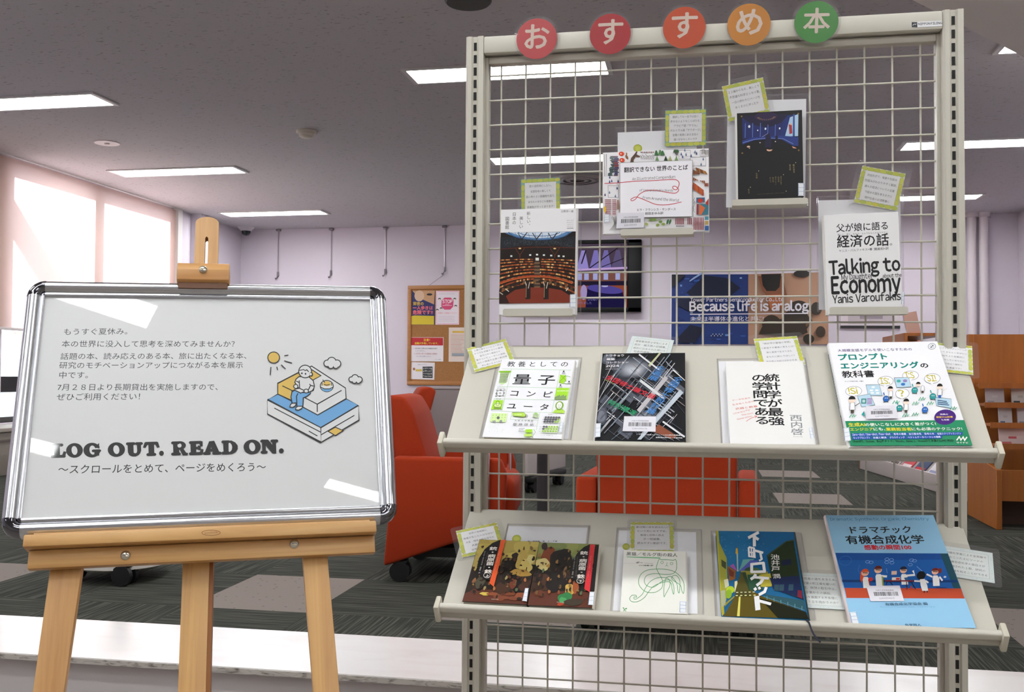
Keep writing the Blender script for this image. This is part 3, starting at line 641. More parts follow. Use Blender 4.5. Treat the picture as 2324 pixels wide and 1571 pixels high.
for i in range(1, 17):
    c = w0.copy(); COL.objects.link(c); c.location.x = -.4+i*.05
b = B().use(BEIGE); b.cyl((FX0+.006, 0, 0), (FX1-.006, 0, 0), .0018, 8, cap=False); w1 = b.obj('wire', panel); w1.location = (-.4, -.0018, ZR)
for j in range(1, 37):
    c = w1.copy(); COL.objects.link(c); c.location.z = ZR-j*.05
R = Rect(Plane((0, -.0292, 0), (1, 0, 0), (0, 0, 1)), [(2068, 50.5), (2138, 46.5), (2138, 59), (2068, 63)])
b = B().use(mat('#dcdce0', .3)); b.box((0, 0, -.0008), (R.w, R.h, .0004)); a = Art(b, R.map, .0004); a.crop(2000, 0, 324/1958); a.rect(416, 305, 495, 376, '#2a2c30'); a.line([(430, 350), (455, 330), (470, 340), (480, 325)], 8, '#c9cacc'); a.text('NIPPON FILING', (508, 346), (832, 330), '#23252a', 1.05, .02)
o = b.obj('name_plate', rack, smooth=False); o.matrix_local = Matrix.Translation((-.4, 0, 0)) @ R.M()

# ---------------------------------------------------------------- laminated letter discs
FILM = clear('clear_film', (.985, .985, .99), .2, .04, .08)
DP = Plane((0, -.0315, 0), (1, 0, 0), (0, 0, 1))
for ch, cx, cy, r, col, nm in (('お', 1218, 88, 46, '#d24a4e', 'faded red'), ('す', 1385, 76.5, 46.5, '#c01f2b', 'deep red'), ('す', 1553, 61.5, 48.3, '#d9551c', 'orange'), ('め', 1700, 54, 49.3, '#da9220', 'amber'), ('本', 1853, 47.5, 50, '#3e9a34', 'green')):
    R = Rect(DP, [(cx-r, cy-r+.04*r), (cx+r, cy-r-.04*r), (cx+r, cy+r-.04*r), (cx-r, cy+r+.04*r)])
    k = 'round %s disc lettered with one character on the rack beam' % nm
    o = thing('letter_disc', k, 'letter disc', R.M(), 'laminated letter discs'); q = R.w/2
    b = B().use(mat(col, .35)).at(Matrix.Translation((q, q, 0))); b.cyl((0, 0, -.0004), (0, 0, .0), q, 48); b.at()
    a = Art(b, R.map, .0, .35); e = r*.60; a.text(ch, (cx-e*.98, cy+e*.93), (cx+e*.98, cy+e*.90), '#ead9cb', 1., .02); b.obj('paper_disc', o, smooth=False)
    b = B().use(FILM).at(Matrix.Translation((q, q, 0))); rr_ = q*1.115; n = 44
    b.add([(rr_*(1+.006*sin(i*5.1))*cos(2*pi*i/n), rr_*(1+.006*cos(i*3.3))*sin(2*pi*i/n), .0008+(.0004 if nm == 'faded red' else 0)*sin(i*1.9+cx)) for i in range(n)]+[(0, 0, .0012 if nm == 'faded red' else .0008)], [[i, (i+1) % n, n] for i in range(n)]); b.obj('film', o)

# ---------------------------------------------------------------- sloping shelves
LIP = .0165
def shelf(label, Yf, zf, Yr, zr):
    e = sqrt((Yr-Yf)**2+(zr-zf)**2); Yf, zf = Yf+LIP*(zr-zf)/e, zf-LIP*(Yr-Yf)/e          # the lip hides the foot of the board
    L = sqrt((Yr-Yf)**2+(zr-zf)**2); pl = Plane((-.053, Yf, zf+ZR), (1, 0, 0), (0, Yr-Yf, zr-zf)); W = .916
    o = thing('sloping_shelf', label, 'shelf', frameM(pl.o, pl.ex, pl.ey, pl.ez), 'sloping display shelves')
    b = B().use(BEIGE); b.box((0, 0, -.004), (W, L, 0), .0008, 1); b.box((0, L-.002, -.012), (W, L, 0)); b.obj('board', o)
    b = B().use(BEIGE); b.prism(rrect(-.0125, .002, .0, LIP+.001, .0045, 4), 0.001, W-.001, axes=(1, 2, 0)); b.obj('front_lip', o)
    b = B().use(BEIGE2); b.box((.002, -.0095, -.011), (W-.002, -.004, .0035), .001); b.obj('apron', o)
    for u0, u1 in ((-.0085, .0015), (W-.0015, W+.0085)):
        b = B().use(mat('#c6c1b0', .5)); b.box((u0, -.018, -.016), (u1, .012, LIP+.004), .003); b.obj('end_cap', o)
    for u in (.008, W-.034):
        b = B().use(mat('#8d897f', .5)); b.prism([(-.004, -.016), (.02, -.022), (L, -.022), (L, -.005), (0, -.005)], u, u+.026, axes=(1, 2, 0)); b.obj('bracket', o)
    return pl, L
MID, ML = shelf('upper sloping beige shelf with four books and cards', -.24, -.7135, -.02, -.545)
LOW, LL = shelf('lower sloping beige shelf with five books and cards', -.255, -1.0, -.02, -.869)

# ---------------------------------------------------------------- sleeves, cards, books
PAPER = mat('#efeff0', .55); PAGES = mat('#dcd6c6', .8)
CLEAR = clear('clear_sleeve', (.98, .98, .995), .12, .02, .07)
def sc(q, k): x0, y0, s = k; return [(x0+x*s, y0+y*s) for x, y in q]
def sleeve(label, pl, quad, off, sheet=(.05, .02, .05, .07), lemon=None):
    R = Rect(pl, quad, off); o = thing('document_sleeve', label, 'document sleeve', R.M(), 'clear document sleeves'); l, bt, r, tp = sheet
    b = B().use(CLEAR); P = [(x, y, 0) for x, y in rrect(0, 0, R.w, R.h, .005)]; b.add(P, [list(range(len(P)))])
    for x0, y0, x1, y1 in ((0, 0, .0025, R.h), (R.w-.0025, 0, R.w, R.h), (.0025, R.h-.0025, R.w-.0025, R.h)): b.box((x0, y0, -.0006), (x1, y1, .0010))
    b.obj('clear_cover', o)
    b = B().use(PAPER); b.box((R.w*l, R.h*bt, -.0011), (R.w*(1-r), R.h*(1-tp), -.0006))
    if lemon: a = Art(b, R.map, -.0005, .5); lemon(a)
    b.obj('paper_sheet', o, smooth=False); return R
def lemon(px, py, r):
    def f(a): a.ell(px, py, r, r*.9, '#8d9a2c'); a.ell(px, py, r*.92, r*.82, '#c3c838'); a.ell(px, py, r*.6, r*.5, '#d3d860')
    return f
def card(label, pl, quad, off, lines, style=0, blue=False, fs=1., film=None):
    R = Rect(pl, quad, off); o = thing('recommendation_card', label, 'card', R.M(), 'laminated recommendation cards'); w_, h_ = R.w, R.h
    b = B().use(mat('#eef0e2' if style == 0 else '#dde5e2', .5)); b.box((0, 0, -.0005), (w_, h_, 0)); a = Art(b, lambda x, y: (x, y), 0, .5, 1e-5); a.res = 1
    if style == 0:
        m = .105*w_; rnd = random.Random(label)
        if blue:
            for u0, v0, u1, v1 in ((0, 0, w_, m), (0, h_-m, w_, h_), (0, m, m, h_-m), (w_-m, m, w_, h_-m)): a.rect(u0, v0, u1, v1, '#7fbfc0')
        pts = []; n = 7
        for i in range(n): pts += [((i+.5)/n*w_, h_-m*.5), ((i+.45)/n*w_, m*.5)]
        for i in range(1, n-1): pts += [(m*.5, (i+.5)/n*h_), (w_-m*.5, (i+.5)/n*h_)]
        for x, y in pts:
            q = m*rnd.uniform(.44, .5); g = min(.62*w_/n, m*.95); an = 0 if (y > h_-m or y < m) else pi/2
            a.ell(x, y, min(g, x if an == 0 else 9, (w_-x) if an == 0 else 9, 99), q, '#9fae3a', 14, an) if True else None
            a.ell(x, y, min(g, x, w_-x) * .93 if an == 0 else g*.93, q*.9, rnd.choice(['#cbd046', '#d4d650', '#bfca48', '#d6cf3e']), 14, an)
        a.rect(m*.9, m*.9, w_-m*.9, h_-m*.9, '#5d6a5a'); a.rect(m*.93, m*.93, w_-m*.93, h_-m*.93, '#ecebec'); x0, x1, y0, y1 = m*1.15, w_-m*1.15, m*1.1, h_-m*1.1
    else:
        m = .09*w_; rnd = random.Random(label)
        for i in range(22):
            u = rnd.random(); s_ = i % 4; x, y = ((u*w_, m*.4), (u*w_, h_-m*.4), (m*.4, u*h_), (w_-m*.4, u*h_))[s_]; a.ell(x, y, m*.16, m*.1, '#b9cdd6', 8, u*3)
        a.rect(m*.95, m*.95, w_-m*.95, h_-m*.95, '#8a9496'); a.rect(m, m, w_-m, h_-m, '#e4e8e5'); x0, x1, y0, y1 = m*1.3, w_-m*1.3, m*1.25, h_-m*1.25
    n = len(lines); mx = max(len(l) for l in lines); st = (y1-y0)/n
    for i, l in enumerate(lines):
        if not l: continue
        ww = (x1-x0)*len(l)/mx*.98; c = (x0+x1)/2; y = y1-(i+.80)*st; A = (c-ww/2, y); e = ww/len(l)
        a.text(l, A, (c+ww/2, y), '#3c3c40', min(1.15, st*.74/e)*fs)
    b.obj('paper_card', o, smooth=False)
    g = film or .0065; b = B().use(FILM); P = rrect(-g, -g, w_+g, h_+g, .006, 4); n = len(P); rnd = random.Random(label+'f')
    am = .0008 if 'crumpled' in label else .00012; b.add([(x, y, .0010+rnd.uniform(0, am)) for x, y in P]+[(w_/2, h_/2, .0010+am*.5)], [[i, (i+1) % n, n] for i in range(n)])
    b.obj('film', o); return R
def sticker(o, R, k, quad, z, name, base, draw, lab):
    q = [R.map(*p) for p in sc(quad, k)]; b = B().use(mat(base, .35)); b.add([(x, y, z) for x, y in q][::-1] if (q[1][0]-q[0][0])*(q[2][1]-q[0][1])-(q[1][1]-q[0][1])*(q[2][0]-q[0][0]) < 0 else [(x, y, z) for x, y in q], [(0, 1, 2, 3)])
    a = Art(b, R.map, z+1e-5, .35); a.res = 1; a.crop(*k); draw(a); p = b.obj(name, o, smooth=False); p['label'] = lab
def callno(quad):
    tl, tr, br, bl = [V(p) for p in quad]
    def f(a):
        w_ = max(2.5, (tr-tl).length*.05); L = lambda p, q, t: tuple(p.lerp(q, t)); A, B_, C, D = [L(tl.lerp(tr, .5), p, .9) if 0 else tuple(((tl+tr+br+bl)/4).lerp(p, .9)) for p in (tl, tr, br, bl)]
        A, B_, C, D = map(V, (A, B_, C, D)); a.line([A, B_, C, D], w_, '#7d97bd', True); a.line([A.lerp(D, .33), B_.lerp(C, .33)], w_, '#7d97bd'); a.line([A.lerp(D, .66), B_.lerp(C, .66)], w_, '#7d97bd')
    return f
def barcode(num, quad):
    tl, tr, br, bl = [V(p) for p in quad]; P = lambda u, v: tuple(tl.lerp(tr, u).lerp(bl.lerp(br, u), v))
    def f(a):
        a.text('大阪大学附属図書館', P(.24, .34), P(.78, .34), '#55525a', 1.05); u = .16; rnd = random.Random(num); q = []
        while u < .86:
            w_ = rnd.choice((.006, .006, .012, .018)); q.append([P(u, .40), P(u+w_, .40), P(u+w_, .66), P(u, .66)]); u += w_+rnd.choice((.006, .008, .013))
        a.many(q, '#26262b'); a.text(num, P(.28, .86), P(.74, .86), '#44424a', 1.2)
    return f
def book(label, pl, quad, k, t, off, base, draw, spine='R', spine_col=None, call=None, bar=None, sdraw=None, rough=.3, pages=PAGES, num='12400'):
    R = Rect(pl, sc(quad, k), off+t); w_, h_ = R.w, R.h; o = thing('book', label, 'book', R.M(-t), 'recommended books')
    b = B().use(mat(base, rough)); c = .0009
    b.box((0, 0, t-c), (w_, h_, t), .0003, 1); b.box((0, 0, 0), (w_, h_, c), .0003, 1)
    b.use(mat(spine_col or base, rough)); x, s_ = (w_, 1) if spine == 'R' else (0, -1); n = 8; e = .0035
    pr = [(x, 0), (x, t)]; arc = [(x+s_*e*sin(pi*i/n), t/2-t/2*cos(pi*i/n)) for i in range(n+1)]
    inner = [(x-s_*.0012+s_*e*.6*sin(pi*i/n), t/2-(t/2-c)*cos(pi*i/n)) for i in range(n+1)]
    b.prism(arc+inner[::-1], 0, h_, axes=(0, 2, 1))
    a = Art(b, R.map, t, rough); a.crop(*k); draw(a)
    if sdraw: sdraw(b, x+s_*e*1.02, t, h_, s_)
    cv = b.obj('cover', o, smooth=True, ang=30)
    b = B().use(pages); lo, hi = (.0025, w_-.001) if spine == 'R' else (.001, w_-.0025); b.box((lo, .002, c), (hi, h_-.002, t-c)); b.obj('pages', o)
    z = a.z+5e-5
    if call: sticker(cv, R, k, call, z, 'spine_label', '#e3e6ea', callno(call), 'white call number sticker with blue lines')
    if bar: sticker(cv, R, k, bar, z, 'barcode_label', '#dcdae2', barcode(num, bar), 'white library barcode sticker')
    return R, o

def ledge(label, x0, y0, x1, y1, Yf):
    p = atY(x0, y1, Yf); q = atY(x1, y0, Yf); o = thing('book_ledge', label, 'book ledge', V((p.x, 0, p.z)), 'small steel book ledges on the mesh'); W = q.x-p.x; H = q.z-p.z
    b = B().use(BEIGE); b.box((0, Yf, 0), (W, -.004, .0014)); b.prism(rrect(0, 0, W, H, .004, 4), Yf-.0014, Yf, axes=(0, 2, 1)); b.obj('tray', o, ang=25)
    b = B().use(BEIGE); b.box((.005, -.0055, .0014), (W-.005, -.0042, .05))
    for x in (W*.25, W*.75): b.tube([(x, -.005, .05), (x, -.004, .054), (x, .002, .054), (x, .0045, .049)], .0016, 6)
    b.obj('back_plate', o)
def wallplane(t, px, py, tilt=2.):
    Y = -(.022+t); p = atY(px, py, Y); e = radians(tilt); return Plane(p, (1, 0, 0), (0, sin(e), cos(e))), Y

# ================================================================ the four books on the mesh
# 1 ---- libraries
k = (1100, 380, 280/1222); t = .016; pl, Y = wallplane(t, 1215, 712)
def d(a):
    ink = '#3c3a3d'
    a.vtext('新しい、', (437, 437), (437, 592), ink); a.vtext('美しい', (366, 483), (362, 606), ink); a.vtext('日本の', (297, 443), (294, 567), ink); a.vtext('図書館', (227, 487), (224, 614), ink)
    a.text('立野井一惠', (757, 446), (880, 446), ink); a.res = 1
    for i, s_ in enumerate(('New and', 'Beautiful', 'Japanese', 'Libraries')): a.text(s_, (816, 528+i*19), (880, 526+i*19), '#8d8a8e', .8)
    a.line([(816, 602), (880, 600)], 6, '#77757a'); a.res = 2
    T = lambda y: 162-(y-640)*.028; U = lambda y: 903-(y-640)*.016
    a.poly([(160, 648), (903, 632), (889, 1338), (142, 1352)], '#1d1512')
    a.poly([(200, 649), (870, 634), (800, 680), (700, 708), (545, 722), (400, 708), (290, 685)], '#5f86b4'); a.poly([(265, 647), (810, 637), (730, 672), (640, 694), (545, 700), (430, 692), (340, 674)], '#cfdbe8')
    for x in (300, 365, 430, 500, 575, 640, 710, 770): a.line([(x, 646), (540+(x-540)*.8, 708)], 4, '#54789f')
    a.ring(540, 637, 205, 42, 6, '#3c6797', 30, .05, pi-.05); a.ring(540, 637, 300, 80, 9, '#2f5a88', 30, .1, pi-.05)
    for x in (380, 525, 680): a.line([(x-50, 648), (x-10, 712), (x+42, 644)], 8, '#231f22')
    a.poly([(158, 690), (290, 690), (400, 716), (545, 730), (700, 716), (800, 690), (900, 680), (899, 800), (700, 770), (545, 775), (380, 770), (154, 815)], '#20242a')
    rnd = random.Random(5); sp = []
    for i in range(260):
        x = rnd.uniform(190, 870); y = 735+rnd.gauss(0, 22)+((x-530)/370)**2*20; sp.append([(x, y), (x+5, y-2), (x+6, y+2), (x+1, y+4)])
    a.many(sp, '#4d5660')
    a.line([(154, 812), (380, 792), (545, 790), (700, 790), (898, 796)], 8, '#5a2a1d')
    for x in (350, 695): a.line([(x-45, 800), (x, 870), (x+48, 796)], 5, '#6e3322'); a.line([(x, 865), (x, 895)], 8, '#6e3322'); a.ell(x, 803, 14, 7, '#f0cf88')
    for x in (452, 520, 588, 660, 735, 782, 265): a.rect(x-10, 856+abs(x-520)*.06, x+10, 872+abs(x-520)*.06, '#dfe6e4')
    arc = lambda y, x: y+((x-520)/380)**2*(y-880)*.42
    cols = ['#b0602e', '#8a3f20', '#d59a58', '#c77a3c', '#6a2f1c', '#e3b87a', '#9c4c28', '#4f2316']
    seg = {c: [] for c in cols}
    for r in range(9):
        y0 = 905+r*21+r*r*.9; hh = 11+r*.8
        x = 150
        while x < 893:
            w_ = rnd.uniform(9, 24)
            if not 488 < x+w_/2 < 552: seg[rnd.choice(cols)].append([(x, arc(y0, x)), (min(x+w_, 894), arc(y0, x+w_)), (min(x+w_, 894), arc(y0, x+w_)+hh), (x, arc(y0, x)+hh)])
            x += w_+2
    for c in cols: a.many(seg[c], c)
    a.poly([(500, 890), (540, 890), (556, 1190), (482, 1190)], '#3f2f26'); a.rect(505, 895, 538, 922, '#e6e6df')
    for y in range(940, 1180, 34): a.rect(492, y, 548, y+14, '#7d6248')
    band = [(x, 1075+((x-520)/380)**2*78) for x in range(148, 893, 40)]; a.line(band, 16, '#a34522'); a.line([(x, y+10) for x, y in band], 5, '#d87436')
    for i in range(14): x = 170+i*52; y = arc(1105, x); a.rect(x, y+12, x+26, y+38, rnd.choice(['#2e211b', '#55402c', '#7a5a36']))
    a.poly([(190, 1290), (300, 1215), (440, 1190), (610, 1190), (760, 1215), (880, 1290), (888, 1338), (240, 1350)], '#7d3120'); a.poly([(143, 1210), (210, 1280), (245, 1350), (142, 1352)], '#2d1a14')
    for x in (405, 585): a.poly([(x, 1140), (x+50, 1140), (x+48, 1305), (x-2, 1308)], '#241a17'); a.line([(x+8, 1150), (x+4, 1290)], 6, '#a88a64'); a.line([(x+42, 1135), (x+26, 1200)], 7, '#d8d2c2'); a.line([(x-4, 1130), (x+8, 1172)], 7, '#d8d2c2')
    a.line([(205, 1205), (240, 1232)], 8, '#e4dfd4'); a.line([(828, 1190), (806, 1222)], 8, '#e4dfd4'); a.line([(148, 1240), (180, 1262)], 8, '#d8cfb9')
book('white book with a photo of a round library hall, left on the mesh', pl, [(163, 420), (908, 402), (893, 1456), (140, 1462)], k, t, -t, '#e8e7e9', d, 'R', '#dcdad8', call=[(845, 1258), (908, 1252), (906, 1384), (842, 1386)], rough=.35)
ledge('steel ledge under the libraries book at the left of the mesh', 1141.5, 700, 1300.5, 717.5, Y-.008)
sleeve('clear sleeve behind the libraries book', pl, sc([(185, 385), (962, 372), (955, 1472), (182, 1480)], k), -t-.0060)
card('upright lemon bordered card above the libraries book', pl, sc([(360, 122), (748, 98), (748, 500), (362, 520)], k), -t-.0036, ['旅の目的地にしたい、', '全国各地の美しくて', '居心地のよい図書館を紹介。', 'あなたのまちにも素敵な', '図書館がきっとあります！', ''], blue=True)
# 2 ---- illustrated words
k = (1350, 220, 300/1386); t = .012; pl, Y = wallplane(t, 1490, 530)
def d(a):
    rnd = random.Random(2); ink = '#3b3a3c'
    for x0, y0, x1, y1 in ((108, 600, 128, 830), (880, 560, 1000, 650), (1000, 630, 1160, 720), (140, 925, 250, 1050), (1035, 745, 1090, 820), (1100, 560, 1185, 620)): a.line([(x0, y0), (x1, y0), (x1, y1), (x0, y1)], 4, '#8d8a8a', True)
    for q in range(20):
        y = 620+q*10.3; x = 140+rnd.uniform(0, 30)+max(0, 30-abs(q-7)*5); a.rect(x, y, x+rnd.uniform(36, 58), y+8, rnd.choice(['#2f4a48', '#3a5a55', '#24413f'])); a.rect(205+rnd.uniform(-12, 8), y, 248+rnd.uniform(-6, 12), y+8, rnd.choice(['#33406e', '#5a2f4a', '#2f5a56', '#8a2f34', '#3c3560']))
    for x, y in ((285, 597), (290, 662)): a.ell(x, y, 28, 22, '#d8482c'); a.ell(x-6, y, 8, 7, '#f0c9b0')
    a.ell(340, 630, 12, 24, '#8a5a38', a=-.5); a.ell(338, 598, 7, 14, '#a36a40')
    a.poly([(375, 684), (385, 640), (420, 600), (440, 572), (452, 574), (440, 605), (480, 620), (470, 632), (432, 628), (410, 660), (412, 682)], '#5d4638')
    for x in range(490, 620, 18): a.ell(x, 578+(x % 3)*3, 6, 6, rnd.choice(['#b23a34', '#6e2c34', '#33302f']))
    for i in range(8): x = 480+i*18; a.spl([(x, 600+rnd.uniform(0, 20)), (x+15, 625), (x+8, 655)], 4, '#55534f')
    for x, y in ((650, 590), (690, 585), (715, 592)): a.poly([(x-24, y+24), (x-12, y-26), (x+2, y-28), (x+22, y+22)], rnd.choice(['#5b8650', '#3f6e48', '#6b9660']))
    for x, c in ((655, '#6b9060'), (745, '#2c4530'), (790, '#a7ab72'), (855, '#7d9a62')): a.poly([(x-20, 668), (x, 615), (x+20, 668)], c)
    a.poly([(820, 585), (830, 556), (876, 556), (880, 585)], '#3f5f3e'); a.rect(842, 585, 850, 605, '#3d2f28'); a.rect(858, 585, 866, 612, '#3d2f28')
    drops = [(905, 600), (942, 560), (955, 605), (1047, 578), (1063, 595), (920, 628), (1008, 618), (1133, 652), (1112, 706), (158, 888), (180, 880), (247, 882), (236, 955), (155, 1000), (216, 1038), (160, 842), (108, 1025)]
    for x, y in drops: a.poly([(x, y-20), (x+8, y+4), (x+5, y+13), (x-5, y+13), (x-8, y+4)], rnd.choice(['#2f3f6e', '#3d4f80', '#56708a']))
    for i in range(5): a.spl([(1112, 560+i*11), (1140, 552+i*9), (1160, 572+i*9), (1184, 560+i*10)], 4, '#77746f')
    for i in range(7): x = 1052+i*15; a.poly([(x, 738+i*6), (x+16, 738+i*6), (x+26+i*2, 790+i*3), (x+14, 782+i*4)], rnd.choice(['#8a5a36', '#a3713f', '#b5874e', '#77492c']))
    for i in range(5): x = 1030+i*14; a.poly([(x, 760+i*8), (x+14, 768+i*8), (x+14, 806), (x, 812)], '#7d4a30')
    for i in range(7): x = 1030+i*18; a.poly([(x, 840+i*10), (x+16, 848+i*10), (x+16, 880), (x, 868)], '#8a4f32')
    for i in range(7): x = 1030+i*16; a.poly([(x, 890+i*12), (x+15, 900+i*12), (x+15, 975+i*10), (x, 962+i*11)], ['#a8431f', '#b5522a', '#c0602f'][i % 3])
    for i in range(4): x = 1150+i*10; a.rect(x, 900, x+9, 935, '#8f4a2c')
    a.poly([(1066, 1052), (1155, 1050), (1155, 1100), (1066, 1104)], '#35688a'); a.ell(1108, 1082, 30, 22, '#c0392c'); a.rect(1070, 1118, 1194, 1232, '#3d7486'); a.poly([(1095, 1118), (1160, 1160), (1120, 1232), (1095, 1232)], '#d2693c'); a.poly([(1160, 1110), (1194, 1060), (1194, 1140)], '#b03a2e'); a.rect(1070, 1118, 1086, 1232, '#8a2f3a')
    for i in range(14): a.ell(1040+rnd.uniform(-8, 8), 1060+i*11, 3, 4, ink)
    for x0, x1 in ((105, 170), (182, 225)):
        for i in range(12): y = 1072+i*10; a.rect(x0, y, x1, y+5, '#8e3a42')
    for i in range(5): y = 1195+i*10; a.rect(105, y, 165, y+5, '#8e3a42'); a.rect(182, y, 220, y+5, '#8e3a42')
    a.ell(104, 1180, 12, 34, '#e3b52c'); a.rect(236, 1080, 250, 1180, '#9a6a4a')
    for i in range(8): a.spl([(170+i*9, 1260+rnd.uniform(-10, 10)), (200+i*4, 1330), (150+i*14, 1405)], 3.5, '#6a6866')
    for x, y in ((540, 1335), (590, 1290), (625, 1285), (660, 1345), (690, 1310), (720, 1335)): a.ell(x, y, 20, 15, rnd.choice(['#8a9a4c', '#6f8a44', '#a3a860']), a=rnd.uniform(-.6, .6))
    a.spl([(560, 1300), (640, 1300), (700, 1280)], 5, '#6f7a48')
    for x in (765, 792): a.ell(x, 1310, 11, 28, '#3f6a44', a=.3)
    for i in range(6): x = 848+i*16; a.rect(x, 1272, x+9, 1338, '#7d2f36')
    for i in range(6): x = 855+i*15; a.rect(x, 1350, x+8, 1362, '#33302f')
    for i in range(3): x = 975+i*17; a.rect(x, 1268, x+10, 1338, '#7d2f36')
    for i in range(7): x = 1040+i*16; a.rect(x, 1262, x+9, 1396, '#86333a')
    a.rect(1156, 1252, 1196, 1290, '#4f8a9a'); a.rect(1158, 1300, 1196, 1340, '#b59a5a'); a.rect(1158, 1352, 1200, 1402, '#2f5a92')
    a.poly([(268, 692), (1022, 664), (1024, 1255), (262, 1270)], '#55534f'); a.poly([(271, 695), (1019, 667), (1021, 1252), (265, 1267)], '#eceaf0')
    a.text('翻訳できない 世界のことば', (312, 795), (975, 765), '#222226', 1.1, .02)
    a.spl([(104, 908), (262, 900), (400, 886), (600, 878), (760, 868), (850, 868), (885, 905), (862, 968), (825, 965), (820, 940), (850, 938), (880, 975), (845, 1008), (760, 1000), (640, 980), (540, 985), (470, 1020), (430, 1070), (390, 1090), (382, 1072), (430, 1050), (480, 1062), (560, 1095), (650, 1128), (780, 1128), (912, 1100)], 7, '#c2323c')
    for s_, p0, p1 in (('An Illustrated Compendium', (395, 876), (845, 850)), ('of Untranslatable Words', (470, 990), (822, 992)), ('from Around the World', (500, 1070), (880, 1098))): a.text(s_, p0, p1, '#4a484c', 1.25)
    a.text('エラ・フランシス・サンダース', (440, 1200), (850, 1190), ink, 1.05, .01); a.text('前田まゆみ訳', (528, 1238), (720, 1232), ink, .95, .01)
RW, o = book('wide picture covered book of words, second on the mesh', pl, [(105, 585), (1188, 540), (1206, 1408), (90, 1442)], k, t, -t, '#e9e7ea', d, 'L', '#e3e0de', call=[(97, 1236), (152, 1230), (150, 1315), (95, 1322)], bar=[(236, 1220), (520, 1212), (514, 1372), (220, 1385)], num='12400555657', rough=.35)
ledge('steel ledge under the wide illustrated words book', 1408.5, 517, 1574.5, 535, Y-.008)
sleeve('clear sleeve behind the wide words book', pl, sc([(222, 318), (1180, 288), (1196, 1430), (205, 1462)], k), -t-.0060, (.025, .02, .12, .045), lemon(*sc([(455, 532)], k)[0], 46*k[2]))
card('upright lemon bordered card above the words book, on turquoise ground', pl, sc([(737, 142), (1166, 128), (1164, 510), (737, 520)], k), -t-.0036, ['翻訳しても一言では言い', '表せないようなことばたち。', 'アラビア語「サマル」', 'ポルトガル語「サウダージ」', '言葉の背景にある文化の', '違いがおもしろいです'], blue=True)
# 3 ---- night observatory
k = (1620, 160, 240/1109); t = .014; pl, Y = wallplane(t, 1750, 448)
def d(a):
    a.poly([(285, 466), (872, 458), (882, 838), (300, 850)], '#0e0d12'); a.poly([(290, 490), (850, 470), (840, 560), (700, 690), (298, 705)], '#1a2560')
    a.poly([(290, 468), (770, 460), (700, 545), (620, 580), (545, 588), (470, 580), (390, 555), (320, 510)], '#161334'); a.ell(540, 480, 120, 45, '#2a1d40')
    for i in range(13): an = .2+i*.22; a.line([(540+75*cos(an), 480+28*sin(an)), (540+100*cos(an), 480+40*sin(an))], 5, '#8a6a4a')
    for x in (325, 402, 482, 560, 637, 722): a.line([(x, 545 if x < 500 else 565), (x, 692)], 7, '#5670b8')
    for x, y, r in ((366, 578, 11), (455, 620, 6), (535, 606, 9), (682, 606, 8), (750, 538, 8)): a.ell(x, y, r, r*1.3, '#e6ecf6')
    a.poly([(775, 500), (870, 465), (876, 690), (690, 690), (720, 620)], '#a9c4de'); a.poly([(720, 520), (790, 470), (770, 560), (740, 690), (690, 690)], '#182a6a'); a.poly([(815, 465), (832, 463), (842, 690), (820, 690)], '#33508f'); a.poly([(775, 570), (805, 560), (815, 660), (785, 668)], '#a03238'); a.ell(797, 566, 9, 10, '#e0b49a')
    a.poly([(296, 720), (420, 690), (700, 680), (880, 700), (884, 790), (830, 790), (700, 718), (560, 712), (420, 722), (298, 762)], '#22357c'); a.line([(300, 745), (420, 712), (560, 702), (720, 712), (830, 770)], 5, '#7a8cc4')
    a.poly([(540, 660), (575, 650), (600, 720), (600, 800), (530, 800)], '#1c1a38'); a.line([(500, 690), (560, 655)], 5, '#8a86b4'); a.poly([(640, 680), (665, 680), (668, 750), (640, 750)], '#131228')
    a.ell(362, 786, 18, 9, '#e3b9a0'); a.ell(372, 803, 7, 4, '#d9c0b0'); a.poly([(552, 818), (580, 824), (616, 822), (600, 838), (575, 840), (556, 832)], '#eab89a'); a.poly([(815, 792), (850, 806), (868, 818), (830, 814)], '#d89a80'); a.ell(482, 748, 7, 5, '#d9d0d0'); a.ell(642, 740, 6, 5, '#e6dcd0')
    for x, y in ((285, 474), (298, 852), (888, 837), (868, 462)): a.ell(x, y, 9, 8, '#8a6f3a')
    g = '#a89868'; a.vtext('暁の空を', (840, 980), (850, 1075), g, .8); a.vtext('野の星', (803, 982), (806, 1045), g, .8)
    for x, y0, y1, s_ in ((712, 1105, 1200, '銀河の片隅で'), (685, 1108, 1168, '科学夜'), (655, 1105, 1195, '話の二十二'), (627, 1112, 1168, '編の夜'), (598, 1110, 1172, 'ひとつ'), (452, 1062, 1125, '全卓樹'), (372, 1232, 1285, '朝日出')): a.vtext(s_, (x, y0), (x+4, y1), '#8d8058', .9)
    for x, y in ((474, 1044), (738, 1090), (390, 1216), (772, 1268), (862, 966)): a.ell(x, y, 4, 4, '#d8cfae')
    a.res = 1; a.text('tales of the night sky for quiet evenings', (470, 1298), (758, 1288), '#6d6448', .8)
book('black book with a blue night hall painting, third on the mesh', pl, [(235, 440), (906, 424), (962, 1338), (260, 1348)], k, t, -t, '#101013', d, 'L', '#d9d7d4', call=[(897, 1184), (962, 1186), (962, 1324), (902, 1322)], rough=.45)
ledge('steel ledge under the black night book', 1661.5, 449, 1834, 467, Y-.012)
sleeve('clear sleeve with white sheet behind the black night book', pl, sc([(125, 262), (990, 248), (992, 1450), (105, 1462)], k), -t-.0060, (.025, .02, .03, .045))
card('tilted lemon bordered card at the top left of the black night book', pl, sc([(80, 160), (515, 80), (590, 440), (160, 545)], k), -t-.0036, ['２２編からなる、美しくて', '不思議な科学エッセイ集。', '一日の終わりにページを', 'めくるのにぴったり', ''], film=.009)
